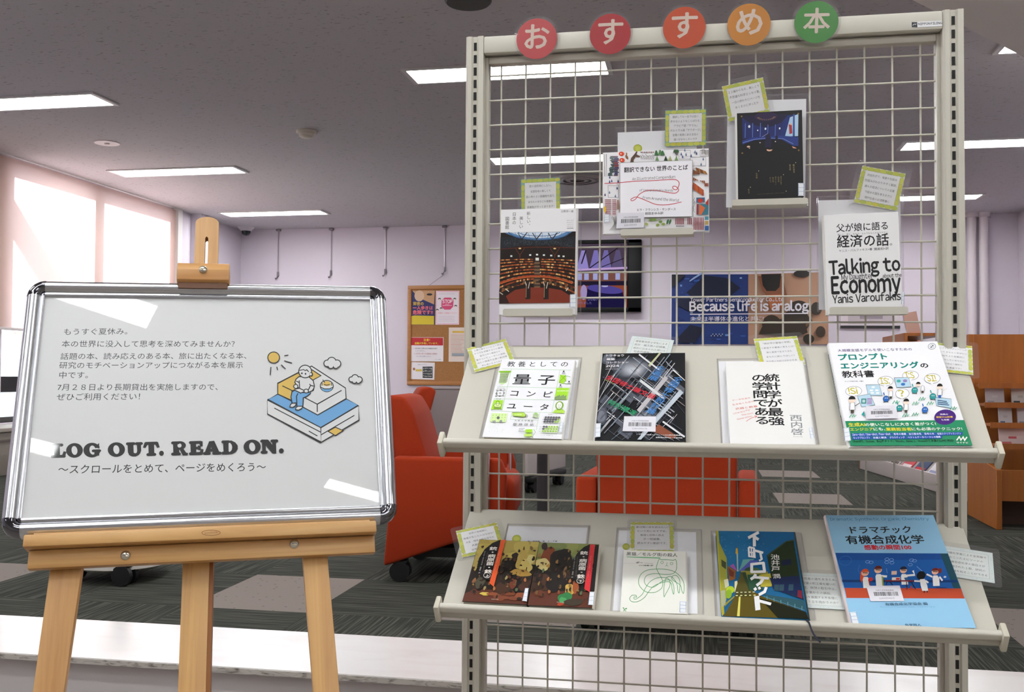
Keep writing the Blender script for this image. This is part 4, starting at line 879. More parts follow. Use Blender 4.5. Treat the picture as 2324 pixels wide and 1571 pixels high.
# 4 ---- economy
k = (1830, 350, 280/1128); t = .016; pl, Y = wallplane(t, 1965, 708)
def d(a):
    K_ = '#1c1d20'
    a.text('父が娘に語る', (272, 708), (737, 690), K_, 1.05, .012); a.text('美しく、深く、壮大で、とんでもなくわかりやすい', (282, 738), (737, 722), '#55555a', .95); a.text('経済の話', (280, 848), (750, 836), K_, 1.08, .015); a.ring(768, 824, 9, 7, 3.5, K_)
    a.text('ヤニス・バルファキス=著', (296, 888), (598, 876), '#3a3a3f', 1.); a.text('関美和=訳', (618, 878), (750, 872), '#3a3a3f', 1.)
    a.text('Talking to', (213, 1092), (862, 1062), K_, 1.38, .03); a.text('My Daughter', (322, 1142), (615, 1130), '#232428', 1.5, .008); a.text('about the', (700, 1128), (876, 1122), '#232428', 1.4, .008)
    a.text('Economy', (236, 1268), (872, 1252), K_, 1.6, .03); a.text('Yanis Varoufakis', (245, 1356), (876, 1336), K_, 1.38, .015)
book('white book lettered Talking to Economy, rightmost on the mesh', pl, [(156, 556), (826, 530), (896, 1456), (202, 1466)], k, t, -t, '#e8e7e8', d, 'L', '#dcdad6', call=[(882, 1262), (904, 1264), (902, 1384), (880, 1382)], rough=.35)
ledge('steel ledge under the Talking to Economy book', 1882.5, 696, 2061, 714, Y-.010)
sleeve('clear sleeve with white sheet behind the Talking to Economy book', pl, sc([(84, 382), (892, 372), (886, 1440), (108, 1446)], k), -t-.0060, (.02, .02, .03, .035))
card('crumpled lemon card tilted clockwise above the Talking to Economy book', pl, sc([(510, 100), (908, 182), (828, 520), (438, 442)], k), -t-.0036, ['対話形式で、格差や仕組み', '仕組みがわかりやすく解説。', '誰もが経済についての言葉', 'で話せる国を考える力と', '現代社会の必須教養に'], film=.010)

# ================================================================ upper shelf
BO = .0042
# 5 ---- quantum
k = (1000, 750, 340/1780); t = .0125
def d(a):
    K_ = '#26272b'; G = '#a6dc3c'; ln = '#a9cda0'
    a.text('教 養 と し て の', (772, 418), (1480, 446), K_, 1.05, .004)
    for q in ([(715, 440), (1525, 486)], [(830, 446), (742, 950)], [(1395, 480), (1335, 990)], [(675, 650), (1365, 690)], [(640, 795), (1350, 832)], [(620, 942), (1340, 984)], [(866, 956), (850, 1052)], [(1195, 976), (1165, 1190)], [(852, 1050), (1180, 1068)]): a.line(q, 4, ln)
    a.text('量', (850, 632), (1056, 640), K_, .88, .010); a.text('子', (1142, 645), (1338, 656), K_, .88, .010); a.text('コ  ン  ピ', (830, 772), (1318, 806), K_, .95, .012); a.text('ユ  ー  タ', (800, 925), (1284, 955), K_, .95, .012)
    a.poly([(684, 470), (828, 474), (812, 500), (780, 560), (782, 610), (730, 632), (690, 615), (700, 520)], '#cfe8b0')
    for i in range(9): y = 490+i*14; a.line([(700-i*1.5, y), (806-i*3.5, y+3)], 4, '#3f4a3a')
    for i in range(6): x = 706+i*17; a.line([(x, 500), (x-6, 600)], 3, '#3f4a3a')
    a.poly([(684, 466), (828, 470), (822, 490), (688, 486)], '#8fc43a')
    for x in (672, 716, 760):
        for y in (698, 735, 768): a.ell(x-(y-698)*.1, y, 11, 9, '#3a3d3a'); a.ell(x-(y-698)*.1, y, 7, 5, '#eef4e6')
    a.ring(712, 733, 46, 36, 4, '#4a4d4a'); a.res = 1; a.text('量子状態の重ね', (672, 678), (768, 684), '#5a5a5c'); a.text('模式図', (668, 808), (722, 812), '#5a5a5c'); a.text('量子アニーリング', (612, 942), (735, 945), '#5a5a5c')
    a.poly([(640, 815), (755, 820), (742, 930), (612, 926)], G); a.ell(690, 880, 42, 34, '#d7f0a0'); a.ring(690, 880, 46, 22, 4, '#44502c'); a.ring(690, 856, 20, 30, 4, '#44502c'); a.poly([(650, 905), (735, 908), (730, 922), (645, 920)], '#6d8a3a')
    a.poly([(1400, 540), (1470, 548), (1475, 610), (1440, 648), (1395, 630)], G); a.line([(1400, 540), (1475, 610), (1395, 630), (1470, 548)], 3, '#5d8a2c')
    for x, y in ((1440, 512), (1510, 634), (1415, 672)): a.ell(x, y-10, 9, 9, '#3c3f45'); a.poly([(x-22, y+16), (x-10, y-2), (x+12, y-2), (x+24, y+18)], '#b9bcc4')
    a.spl([(1440, 562), (1490, 560), (1522, 572)], 4, '#77a83c'); a.spl([(1450, 640), (1490, 650), (1520, 640)], 4, '#77a83c')
    a.poly([(1372, 694), (1520, 700), (1500, 838), (1356, 832)], G); a.text('QUANTUM', (1378, 736), (1512, 742), '#eef7da', 1, .02); a.res = 2
    for i in range(9): x = 1360+i*15; a.poly([(x, 800-(i*7 % 22)), (x+11, 800-(i*7 % 22)), (x+9, 836), (x-2, 834)], '#7d8a7a')
    a.ell(1420, 905, 48, 50, '#7fa83c'); a.ell(1418, 905, 32, 40, '#eef1ea'); a.line([(1404, 900), (1412, 900)], 5, K_); a.line([(1424, 902), (1434, 902)], 5, K_); a.spl([(1404, 922), (1416, 928), (1430, 922)], 3.5, K_); a.poly([(1345, 985), (1380, 950), (1418, 960), (1456, 950), (1488, 975), (1482, 1000), (1345, 990)], '#b5de5a')
    a.poly([(625, 975), (815, 985), (800, 1090), (610, 1082)], '#d6f0a8')
    for i in range(5):
        for j in range(3): a.text(str((i*3+j*7) % 10), (636+i*37-j*3, 1008+j*32), (648+i*37-j*3, 1008+j*32), '#4f7a2c')
    a.ell(706, 1036, 18, 18, '#6a6d70'); a.ell(660, 1080, 20, 14, '#9a9da0'); a.ell(740, 1080, 18, 16, '#9a9da0')
    for i in range(40): x = 600+random.uniform(0, 190); y = 1095+random.uniform(0, 115); a.rect(x, y, x+8, y+5, '#d2ddca')
    a.poly([(872, 980), (1010, 982), (1040, 1024), (1010, 1036), (880, 1020)], '#b9e05a'); a.line([(872, 980), (1010, 982), (1040, 1024), (1010, 1036), (880, 1020)], 4, '#4f6a2c', True); a.ring(1042, 1030, 14, 18, 4, '#5a5d5a'); a.text('LOCK', (905, 1014), (985, 1016), '#e9f5cf', 1, .02)
    a.poly([(1115, 1010), (1150, 984), (1190, 1014)], '#a3c87a'); a.poly([(1120, 1014), (1186, 1018), (1182, 1048), (1116, 1044)], '#cfe2b4')
    for i in range(4): a.line([(1126+i*17, 1016), (1124+i*17, 1044)], 4, '#5d6a54')
    a.text('大 阪 大 学 教 授', (902, 1088), (1126, 1098), '#44464a', 1.); a.text('藤 井 啓 祐', (885, 1138), (1134, 1152), '#33353a', .9)
    a.text('古典ビット', (1296, 1020), (1408, 1028), '#66686c', .8)
    for r, (y, n) in enumerate(((1048, 6), (1076, 5), (1102, 4), (1164, 2), (1192, 1), (1220, 0))):
        for i in range(6):
            x = 1272+i*31-r*5; c = '#2b2e33' if i < n else '#b5de62'; a.ell(x, y+i*1.5, 14, 11, c); a.ell(x, y+i*1.5, 5, 6, '#8d9096' if i < n else '#5d7a34')
        a.text(('1', '2', '3', '62', '63', '64')[r], (1238-r*5-(12 if r > 2 else 0), y+6), (1248-r*5, y+6), '#5d5f64')
    a.line([(1332, 1122), (1330, 1146)], 4, '#8d9096'); a.text('すべての組み合わせを', (1226, 1252), (1416, 1264), '#55575c', .7); a.text('１つずつ計算する', (1226, 1272), (1372, 1282), '#55575c', .7)
    a.poly(rrect(1040, 1195, 1126, 1236, 10), '#a6dc3c'); a.poly(rrect(1032, 1248, 1124, 1282, 14), '#bfe56a'); a.line([(960, 1216), (1034, 1220)], 4, '#4a4d50'); a.line([(1140, 1196), (1162, 1232), (1140, 1272)], 4, '#6d8a4a')
    for i in range(9): a.rect(965+(i % 5)*14, 1180+(i//5)*16, 974+(i % 5)*14, 1190+(i//5)*16, '#9da0a4')
book('white and lime quantum computer book at the left of the upper shelf', MID, [(708, 326), (1552, 370), (1466, 1302), (522, 1256)], k, t, BO, '#ececf0', d, 'R', '#e4e3e2', call=[(1446, 1114), (1484, 1120), (1472, 1240), (1434, 1234)], rough=.22)
sleeve('clear sleeve under the quantum computer book', MID, sc([(668, 306), (1662, 334), (1578, 1304), (472, 1282)], k), .0010, (.04, .01, .04, .03))
card('lemon card tilted over the left end of the upper shelf', MID, sc([(315, 210), (785, 96), (868, 372), (405, 512)], k), .0024, ['１冊で量子コンピュータの', 'すべてを把握するのに最適。', '量子力学の歴史から', '量子コンピュータへの道程、', 'AIとの関連や企業の動向等', '初心者にもよくわかる'])
# 6 ---- architecture
k = (1320, 750, 300/1571); t = .0125
def d(a):
    rnd = random.Random(11)
    c = ['#23252b', '#343841', '#4a4e58', '#15171b', '#5d616c']
    quad = [(240, 270), (1216, 270), (1250, 1326), (166, 1308)]; P = lambda u, v: tuple(V(quad[0]).lerp(V(quad[1]), u).lerp(V(quad[3]).lerp(V(quad[2]), u), v))
    def band(u, v, L, w_, ang, col):
        e = (cos(ang)*L, sin(ang)*L); n = (-sin(ang)*w_, cos(ang)*w_); pts = [(u, v), (u+e[0], v+e[1]), (u+e[0]+n[0], v+e[1]+n[1]), (u+n[0], v+n[1])]
        pts = [(min(.995, max(.005, x)), min(.995, max(.005, y))) for x, y in pts]; a.poly([P(*q) for q in pts], col)
    for i in range(26): band(rnd.uniform(0, .8), rnd.uniform(0, .8), rnd.uniform(.15, .5), rnd.uniform(.05, .14), .62, rnd.choice(c))
    smoke = [(.36+.004*i, .165+.004*i, .25-.021*i, .135-.0115*i, '#%02x%02x%02x' % (58+14*i, 61+14*i, 70+14*i)) for i in range(10)]
    for x, y, rx_, ry_, cc in (*smoke, (.06, .7, .055, .14, '#454952'), (.055, .71, .05, .10, '#5b5f69'), (.05, .72, .042, .07, '#767a85'), (.55, .72, .16, .08, '#4b4f58'), (.55, .72, .12, .06, '#62666f'), (.55, .72, .07, .035, '#7b7f89'), (.08, .07, .08, .07, '#4b4f58'), (.07, .06, .055, .05, '#666a74')):
        a.poly([P(max(.005, x+rx_*cos(q*.42)*(1+.18*sin(q*2.3))), max(.005, y+ry_*sin(q*.42)*(1+.18*cos(q*1.7)))) for q in range(15)] if rx_ < 0 else [P(max(.005, x+rx_*cos(q*.209)*(1+.12*sin(q*.627+x*9))), max(.005, y+ry_*sin(q*.209)*(1+.12*cos(q*.418)))) for q in range(30)], cc)
    for i in range(60): band(rnd.uniform(.02, .85), rnd.uniform(.02, .9), rnd.uniform(.1, .4), rnd.uniform(.004, .013), .62, rnd.choice(['#6d717c', '#9599a3', '#c9cbd2', '#565a64', '#8a807e', '#454952']))
    for i in range(60): band(rnd.uniform(.1, .98), rnd.uniform(.02, .8), rnd.uniform(.12, .45), rnd.uniform(.003, .011), 2.25, rnd.choice(['#7d818c', '#a3a6ae', '#d0d2d6', '#5a5e68', '#80909e', '#484c56', '#b9bcc2']))
    for u, v, L, w_, an, cc in ((.72, .0, .22, .03, 2.25, '#b9a9a6'), (.8, .3, .5, .05, 2.25, '#b8b4b8'), (.98, .46, .75, .055, 2.25, '#b9c2cc'), (.45, .02, .3, .018, .62, '#d9d9dc'), (.48, .31, .35, .03, .62, '#cfd0d4'), (.75, .78, .3, .02, .62, '#d2d3d8'), (.7, .0, .2, .008, 2.25, '#b5dc6a'), (.86, .2, .2, .012, .62, '#e6e4dc')): band(u, v, L, w_, an, cc)
    a.poly([P(.62, .9), P(.7, .82), P(.9, .95), P(.86, .985)], '#8a4f3a'); a.line([P(.05, .31), P(.17, .36)], 4, '#b9b04a')
    W = '#e9e7ea'; a.text('トウキョウ', (288, 322), (494, 322), W, 1., .02); a.text('建築', (290, 366), (386, 366), W, .85, .02); a.text('コレクション', (286, 405), (550, 402), W, .9, .02); a.text('2024', (282, 446), (438, 446), W, .85, .02); a.text('Official Book', (280, 476), (434, 472), '#d5d0d4', .85)
    a.text('全国修士論文展', (272, 580), (842, 838), '#d0303f', .95, .012); a.text('特別講演', (296, 878), (622, 1030), '#2f9a6c', .95, .012)
    a.vtext('企画展', (952, 438), (832, 610), '#4a86c8', 1.25, .012); a.vtext('全国修士設計展', (1166, 570), (806, 1005), '#4a86c8', 1.12, .012)
    a.res = 1; a.text('トウキョウ建築コレクション2024実行委員会編', (664, 1260), (1210, 1276), W, .9, .01); a.text('建築資料研究社／日建学院', (892, 1298), (1210, 1308), W, .9, .01)
book('dark architecture collection book with crossing streets photo, second on the upper shelf', MID, [(240, 270), (1218, 270), (1252, 1330), (164, 1310)], k, t, BO, '#1b1d21', d, 'L', '#d0ccc8', call=[(176, 1116), (238, 1114), (232, 1276), (168, 1280)], bar=[(512, 1034), (890, 1040), (888, 1222), (496, 1212)], num='12400589078', rough=.25)
card('pale bordered card sticking up behind the architecture book', MID, sc([(602, 57), (1082, 124), (1008, 480), (480, 420)], k), .0024, ['建築専攻修士学生による', '設計・論文展の記録集。', '設計に込められた想いと', '社会的課題への提案。', '', '', ''], 1, film=.009)
# 7 ---- statistics
k = (1600, 750, 300/1571); t = .0125
def d(a):
    K_ = '#1d1e21'; a.vtext('統計学が最強', (777, 512), (862, 1130), K_, 1.22, .02); a.vtext('の学問である', (620, 512), (692, 1118), K_, 1.22, .02); a.vtext('西内啓', (1082, 1004), (1116, 1252), '#8d9294', 1.28, .012)
    R_ = '#d2564e'; a.text('データ社会を', (324, 835), (540, 806), R_, .75); a.text('生きぬくための', (330, 888), (585, 848), R_, .8); a.text('武器と教養', (368, 938), (630, 910), R_, .7); a.text('Literacy for', (345, 990), (545, 945), R_, .9); a.text('the next', (442, 1008), (580, 985), R_, .9); a.text('Generation', (390, 1058), (565, 1022), R_, .9)
    a.spl([(496, 1078), (550, 1042), (618, 1018)], 5, R_); a.line([(592, 1010), (620, 1017), (600, 1040)], 5, R_); a.res = 1; a.text('ダイヤモンド社', (1064, 1274), (1176, 1278), '#4a4a4e', .8, .02)
book('white statistics book with vertical black title, third on the upper shelf', MID, [(228, 370), (1136, 375), (1322, 1367), (316, 1337)], k, t, BO, '#e9e8e6', d, 'R', '#e6e5e3', call=[(1246, 1160), (1284, 1162), (1318, 1302), (1276, 1300)], rough=.25)
sleeve('clear sleeve under the white statistics book', MID, sc([(122, 325), (1172, 340), (1396, 1368), (206, 1340)], k), .0010, (.02, .01, .03, .03))
card('lemon card rising behind the white statistics book', MID, sc([(578, 100), (1090, 66), (1198, 408), (660, 440)], k), .0024, ['「統計学が最強の学問」', 'と断言する著者の考えとは？', '勘と直感で生きてきた', 'あなたに読んでほしい！', '統計学の大切さがわかる本'], film=.010)
# 8 ---- prompt
k = (1850, 750, 474/2324); t = .0155
def d(a):
    T_ = '#16867c'; K_ = '#1f2023'; P_ = '#4a3276'
    a.text('大規模言語モデルを使いこなすための', (240, 232), (1060, 228), P_, 1.12, .012); a.text('プロンプト', (256, 325), (790, 322), T_, 1.1, .045); a.text('エンジニアリング', (282, 420), (1150, 420), T_, 1.12, .045); a.text('の', (1168, 420), (1252, 420), K_, .98, .03); a.text('教科書', (302, 516), (655, 512), K_, 1.06, .02); a.text('クジラ飛行机［著］', (322, 562), (530, 562), '#4a4a4e', .8, .01)
    a.ring(1276, 186, 42, 32, 5, '#77808a'); a.ring(1276, 186, 22, 17, 4, '#9aa2aa'); a.line([(1262, 200), (1292, 172)], 8, '#3d4650')
    for x, y, rx_, ry_, s_ in ((425, 665, 92, 56, '!Si'), (775, 560, 88, 56, 'IS:'), (1052, 503, 92, 52, 'I:S'), (1296, 540, 90, 56, 'SI!'), (968, 702, 78, 56, '?')):
        a.ell(x, y, rx_, ry_, '#77787c', 30); a.ell(x, y, rx_-4, ry_-4, '#f0f0f2', 30); a.poly([(x-16, y+ry_-5), (x+14, y+ry_-5), (x-4, y+ry_+12)], '#f0f0f2'); ww = 50 if len(s_) > 1 else 32; a.text(s_, (x-ww, y+30), (x+ww, y+30), '#c6b93c', 1, .02, h=62)
    for pts in ([(562, 602), (706, 600), (742, 718), (590, 716)], [(872, 530), (1030, 526), (1062, 628), (902, 632)], [(470, 724), (606, 702), (664, 822), (520, 842)], [(1336, 752), (1516, 772), (1524, 872), (1356, 842)]): a.line(pts, 7, '#5a6a72', True); a.poly(pts, '#b9d6e6')
    for x, y in ((640, 626), (622, 662), (682, 662), (632, 690), (692, 692)): a.rect(x-18, y-9, x+18, y+9, '#f0f2f4')
    for x, y, c in ((922, 564, '#4aa8a0'), (992, 562, '#9a86c0'), (972, 600, '#3d7ac0')): a.ell(x, y, 24, 16, c)
    a.rect(512, 752, 568, 808, '#3f8a86'); a.rect(524, 764, 556, 796, '#b5d0d0')
    for i in range(5): a.rect(576, 748+i*15, 632, 755+i*15, '#a868b0')
    for i in range(3): a.line([(1366, 785+i*20), (1470+i*14, 800+i*20)], 10, '#3c5f86')
    for x, y, c in ((788, 760, '#2f68b8'), (1104, 670, '#2f9a98'), (1310, 742, '#2f9a98'), (942, 866, '#2f9a98'), (1228, 892, '#2f68b8')):
        for s_ in (-1, 1): a.line([(x+s_*20, y+26), (x+s_*24, y+42)], 7, '#4a4d52')
        a.ell(x, y, 36, 36, '#3a4a5a'); a.ell(x, y, 32, 32, c); a.ell(x-8, y-8, 6, 5, '#dfe9ee'); a.ell(x+12, y-8, 6, 5, '#dfe9ee'); a.line([(x-20, y-38), (x-30, y-70)], 11, c)
    a.poly([(520, 930), (548, 892), (560, 955)], '#2f9a98')
    for x, y in ((900, 800), (1120, 818), (1190, 768), (1284, 820), (422, 946), (1015, 948), (1122, 940), (1546, 880)): a.line([(x-38, y+20), (x-16, y-16), (x-4, y+14), (x+12, y-18), (x+22, y+12), (x+38, y-10)], 9, '#6aae92')
    def person(x, y, s_, hx, hair='#22201f', coat='#f1f1f3', leg='#4a453c'):
        a.poly([(x-26*s_, y+100*s_), (x-22*s_, y+30*s_), (x, y+14*s_), (x+26*s_, y+30*s_), (x+30*s_, y+100*s_)], '#6a6b70'); a.poly([(x-22*s_, y+97*s_), (x-18*s_, y+33*s_), (x, y+18*s_), (x+22*s_, y+33*s_), (x+26*s_, y+97*s_)], coat)
        a.poly([(x-14*s_, y+96*s_), (x+20*s_, y+96*s_), (x+18*s_, y+128*s_), (x-12*s_, y+128*s_)], leg); a.ell(x+hx, y, 34*s_, 32*s_, '#efd9c9'); a.poly([(x+hx+34*s_*cos(q), y-4*s_+34*s_*sin(q)) for q in [pi+.0+i*.314 for i in range(11)]], hair)
    person(412, 768, 1.15, -4); person(836, 655, .85, -4); person(1012, 800, .95, 2); person(1384, 640, .95, -2, leg='#2f62b0'); person(1190, 610, .75, -50)
    a.line([(440, 840), (496, 806)], 8, '#6a6b70'); a.line([(1408, 690), (1468, 660)], 12, '#e9e4e0')
    a.poly([(338, 1004), (1676, 1016), (1786, 1306), (406, 1283)], '#2a8a62')
    a.ell(1458, 980, 122, 86, '#4a2a7c', 36); a.text('特典の', (1404, 956), (1492, 956), '#efe9f4', .85, .02); a.text('検証Web記事', (1362, 988), (1548, 988), '#f0c83c', 1, .02); a.text('も収録', (1420, 1018), (1508, 1018), '#efe9f4', .85, .02)
    a.text('生成AI', (384, 1070), (566, 1068), '#e9dc3c', 1.05, .02); a.text('の使いこなしに大きく差がつく!', (570, 1068), (1362, 1070), '#eef2ea', 1.03, .02); a.text('エンジニア', (402, 1118), (660, 1118), '#e9dc3c', 1.05, .02); a.text('にも、', (664, 1120), (795, 1120), '#eef2ea', 1.0, .02); a.text('業務担当者', (804, 1124), (1088, 1126), '#e9dc3c', 1.0, .02); a.text('にも必須のテクニック!', (1092, 1126), (1662, 1132), '#eef2ea', 1.0, .02)
    for x0, x1, y, s_ in ((412, 868, 1162, 'Zero-shot/One-shot/Few-shot'), (876, 1044, 1164, '思考の連鎖'), (1050, 1216, 1166, '自己整合性'), (1222, 1362, 1168, '思考の木'), (1368, 1664, 1170, '仮想スクリプトエンジン'), (424, 640, 1200, 'モックプロンプト'), (648, 824, 1202, '計画と解決'), (832, 1030, 1204, 'グラウディング'), (1036, 1434, 1206, 'ベクトルデータベースとの連携')):
        a.rect(x0, y-16, x1, y+17, '#2a57ac'); a.text(s_, (x0+14, y+10), (x1-14, y+10), '#e3e9f2', 1, .01, h=22)
    a.res = 1; a.text('ChatGPT、Gemini、Bingチャット、Claude、Llama 2、Vicunaなど多数のLLMに対応!', (430, 1250), (1570, 1262), '#17231c', 1, .01, h=27)
    a.line([(1600, 1248), (1628, 1208), (1648, 1246), (1672, 1212), (1690, 1248), (1716, 1212)], 14, '#eef2ea'); a.res = 2; a.text('マイナビ', (1604, 1284), (1736, 1288), '#eef2ea', .95, .03)
def sd(b, x, t, h, s_):
    b.use(mat('#3d3550', .4)); z = t*.55
    for i in range(26): v = h*(.9-.017*i*1.6) if i < 20 else h*(.30-.02*(i-20)); b.box((x-.0002, v-.002, z-.002), (x+.0001, v+.0012, z+.0025))
    b.use(mat('#3f8a80', .4))
    for i in range(26): v = h*(.93-.024*i); b.box((x+.0006, v-.0025, z-.008), (x+.0010, v+.0012, z-.0045))
book('thick white and green prompt engineering textbook at the right of the upper shelf', MID, [(138, 133), (1332, 130), (1790, 1312), (405, 1287)], k, t, BO, '#eeeef1', d, 'L', '#e9e9ec', call=[(322, 1092), (384, 1080), (410, 1228), (340, 1236)], bar=[(565, 846), (900, 842), (930, 988), (572, 990)], num='12400573440', sdraw=sd, rough=.22)
card('lemon card at the right end of the upper shelf beside the prompt textbook', MID, sc([(1215, 105), (1747, 196), (1758, 507), (1330, 440)], k), .0024, ['プロンプトエンジニアリング', 'について ちゃんと学びたい', '生成AIをより効果的に', '使いこなしたいあなたに。', '試して役立つ便利な', '実例も豊富です！'], film=.010)

# ================================================================ lower shelf
k = (980, 1150, 400/2324)
def guns(a, q, seed, ch, cx, bar_col, left):
    rnd = random.Random(seed); P = lambda u, v: tuple(V(q[0]).lerp(V(q[1]), u).lerp(V(q[3]).lerp(V(q[2]), u), v))
    def blob(u, v, ru, rv, col, n=22, j=.22):
        f1, f2, f3 = [rnd.uniform(0, 6.3) for _ in range(3)]; rr = lambda t: 1+j*(.5*sin(2*t+f1)+.4*sin(3*t+f2)+.3*sin(5*t+f3))
        a.poly([P(min(.995, max(.005, u+ru*cos(t)*rr(t))), min(.995, max(.005, v+rv*sin(t)*rr(t)))) for t in [2*pi*i/n for i in range(n)]], col)
    a.poly([P(.004, .004), P(.996, .004), P(.996, .5), P(.004, .42)], '#a8944a' if left else '#7d8548'); a.poly([P(.004, .76), P(.996, .74), P(.996, .99), P(.004, .99)], '#5d2f20')
    for i in range(14): blob(rnd.uniform(.1, .95), rnd.uniform(.0, .3), rnd.uniform(.08, .2), rnd.uniform(.05, .1), rnd.choice(['#b5a252', '#9c8a44', '#b09a50'] if left else ['#8a8f50', '#737d48', '#5f7048']))
    for i in range(22): blob(rnd.uniform(.0, 1), rnd.uniform(.42, .78), rnd.uniform(.08, .2), rnd.uniform(.06, .14), rnd.choice(['#1d1511', '#2a1d15', '#3a2418', '#171210', '#452a1c']))
    if left:
        blob(.62, .42, .17, .18, '#17120f'); blob(.66, .25, .06, .06, '#2b211b'); blob(.78, .30, .1, .14, '#b39a4e'); blob(.86, .40, .11, .11, '#c3ae62'); blob(.92, .28, .06, .07, '#c9bb7a'); blob(.8, .5, .16, .06, '#a8843c'); blob(.72, .68, .05, .09, '#6e3524'); blob(.9, .72, .07, .08, '#4a2a1e'); blob(.32, .86, .08, .025, '#c8b24e'); blob(.42, .85, .02, .02, '#dcc75a'); blob(.5, .87, .05, .02, '#6d6a45'); blob(.2, .68, .08, .09, '#4d4a3a'); blob(.1, .66, .03, .04, '#8a5a3a'); blob(.06, .36, .05, .14, '#b09a52')
        for i in range(8): blob(.4+rnd.uniform(0, .5), .82+rnd.uniform(0, .14), .08, .03, rnd.choice(['#7a4028', '#6a3622', '#8a4a2c']))
    else:
        blob(.2, .2, .13, .12, '#7a3c22'); blob(.1, .06, .05, .06, '#2a1a14'); blob(.12, .34, .12, .09, '#c9b878'); blob(.28, .36, .1, .04, '#b58a3e'); blob(.4, .34, .2, .24, '#1b1512'); blob(.45, .2, .12, .1, '#15110f'); blob(.38, .62, .16, .14, '#181211'); blob(.62, .72, .09, .08, '#c3a04e'); blob(.7, .68, .05, .1, '#9a4f2c'); blob(.56, .86, .1, .10, '#2f7a44'); blob(.53, .9, .06, .05, '#4a9a5a'); blob(.7, .92, .14, .06, '#3c3226'); blob(.5, .96, .05, .025, '#b0452a'); blob(.15, .8, .08, .05, '#6a3622'); blob(.5, .45, .03, .08, '#7a5a3c'); blob(.1, .55, .05, .1, '#2a1c16')
    for i in range(90): blob(rnd.uniform(.03, .97), rnd.betavariate(2.5, 2)*.95, rnd.uniform(.008, .03), rnd.uniform(.008, .035), rnd.choice(['#2a1c14', '#17120f', '#3c2a1c', '#6e5230', '#8a6a3a', '#4a2a1c', '#221a14']), 12, .35)
    for u, v in ((.15, .45), (.3, .78), (.45, .78), (.6, .6), (.8, .78), (.9, .62), (.25, .58)): blob(u, v, .02, .03, rnd.choice(['#8a4a2c', '#a86a3c', '#5a6a4a', '#9a8a5a']))
def gtitle(a, cx, ch, bar_col):
    W = '#e6e1da'; a.line([(cx[0][0], cx[0][1]), (cx[1][0], cx[1][1])], cx[2], bar_col)
q9 = [(628, 425), (1413, 470), (1260, 1300), (404, 1255)]; t = .011
def d(a):
    guns(a, q9, 4, '上', 0, '#d9582a', True)
    a.poly([(908, 448), (846, 860), (800, 985), (700, 975), (620, 900), (600, 800), (625, 690), (700, 570), (800, 490)], '#121012'); a.poly([(915, 452), (972, 450), (826, 1070), (768, 1020)], '#d8572a')
    a.vtext('銃・病原菌・鉄', (820, 538), (745, 890), '#e9e4dc', 1.5, .02); a.ring(734, 918, 44, 34, 5, '#e0dbd2'); a.text('上', (708, 942), (760, 944), '#e9e4dc', .9, .02); a.vtext('一万三千年にわたる人類史の謎', (742, 600), (680, 870), '#6a645e', .9); a.vtext('ジャレド・ダイアモンド 倉骨彰 訳', (706, 595), (630, 892), '#c9c4bc', .95)
    a.vtext('GUNS GERMS STEEL', (900, 600), (838, 860), '#f0b09a', .8); a.text('草思社文庫', (795, 1242), (890, 1246), '#c9c0b4', .9)
book('paperback volume one with orange bar, left of the pair on the lower shelf', LOW, q9, k, t, BO, '#1a1412', d, 'R', '#2a1d16', call=[(1238, 1090), (1284, 1092), (1262, 1268), (1200, 1258)], rough=.3)
q10 = [(1417, 470), (2198, 497), (2124, 1348), (1264, 1302)]; t = .0145
def d(a):
    guns(a, q10, 9, '下', 0, '#c9303a', False)
    a.poly([(2078, 510), (2040, 900), (1990, 1025), (1900, 1010), (1830, 920), (1815, 830), (1850, 720), (1920, 620), (2000, 545)], '#100f10'); a.poly([(2082, 512), (2144, 516), (2088, 1144), (2015, 1095)], '#cf2f38'); a.poly([(2150, 520), (2192, 520), (2150, 1136), (2100, 1136)], '#121011')
    a.vtext('銃・病原菌・鉄', (2006, 598), (1966, 955), '#e9e4dc', 1.5, .02); a.ring(1960, 988, 46, 36, 5, '#e0dbd2'); a.text('下', (1934, 1012), (1986, 1014), '#e9e4dc', .9, .02); a.vtext('一万三千年にわたる人類史の謎', (1918, 660), (1900, 930), '#6a645e', .9); a.vtext('ジャレド・ダイアモンド 倉骨彰 訳', (1888, 650), (1852, 950), '#c9c4bc', .95); a.vtext('GUNS GERMS STEEL', (2100, 660), (2066, 950), '#f0a0a0', .8); a.text('草思社文庫', (1650, 1280), (1750, 1284), '#c9c0b4', .9)
book('paperback volume two with red bar, right of the pair on the lower shelf', LOW, q10, k, t, BO, '#17140f', d, 'R', '#d9d0c4', call=[(2088, 1138), (2154, 1140), (2140, 1318), (2070, 1314)], rough=.3)
sleeve('clear sleeve behind the pair of paperbacks on the lower shelf', LOW, sc([(990, 208), (2066, 264), (2030, 1000), (860, 950)], k), .0010, (.02, .01, .03, .04), lambda a: (lemon(*sc([(1118, 412)], k)[0], 60*k[2])(a), a.crop(*k), a.text('銃・病原菌・鉄　上・下巻', (1264, 456), (1655, 466), '#4a4a4e', .8, .02), a.crop(0, 0, 1)))
card('lemon card tilted over the left end of the lower shelf', LOW, sc([(316, 326), (858, 204), (955, 555), (405, 672)], k), .0024, ['世界の地域間に', '格差が生じたのはなぜか？', '文系・理系の枠を超えた', '人類史の大著。', '世界史を読み解く'], film=.010)
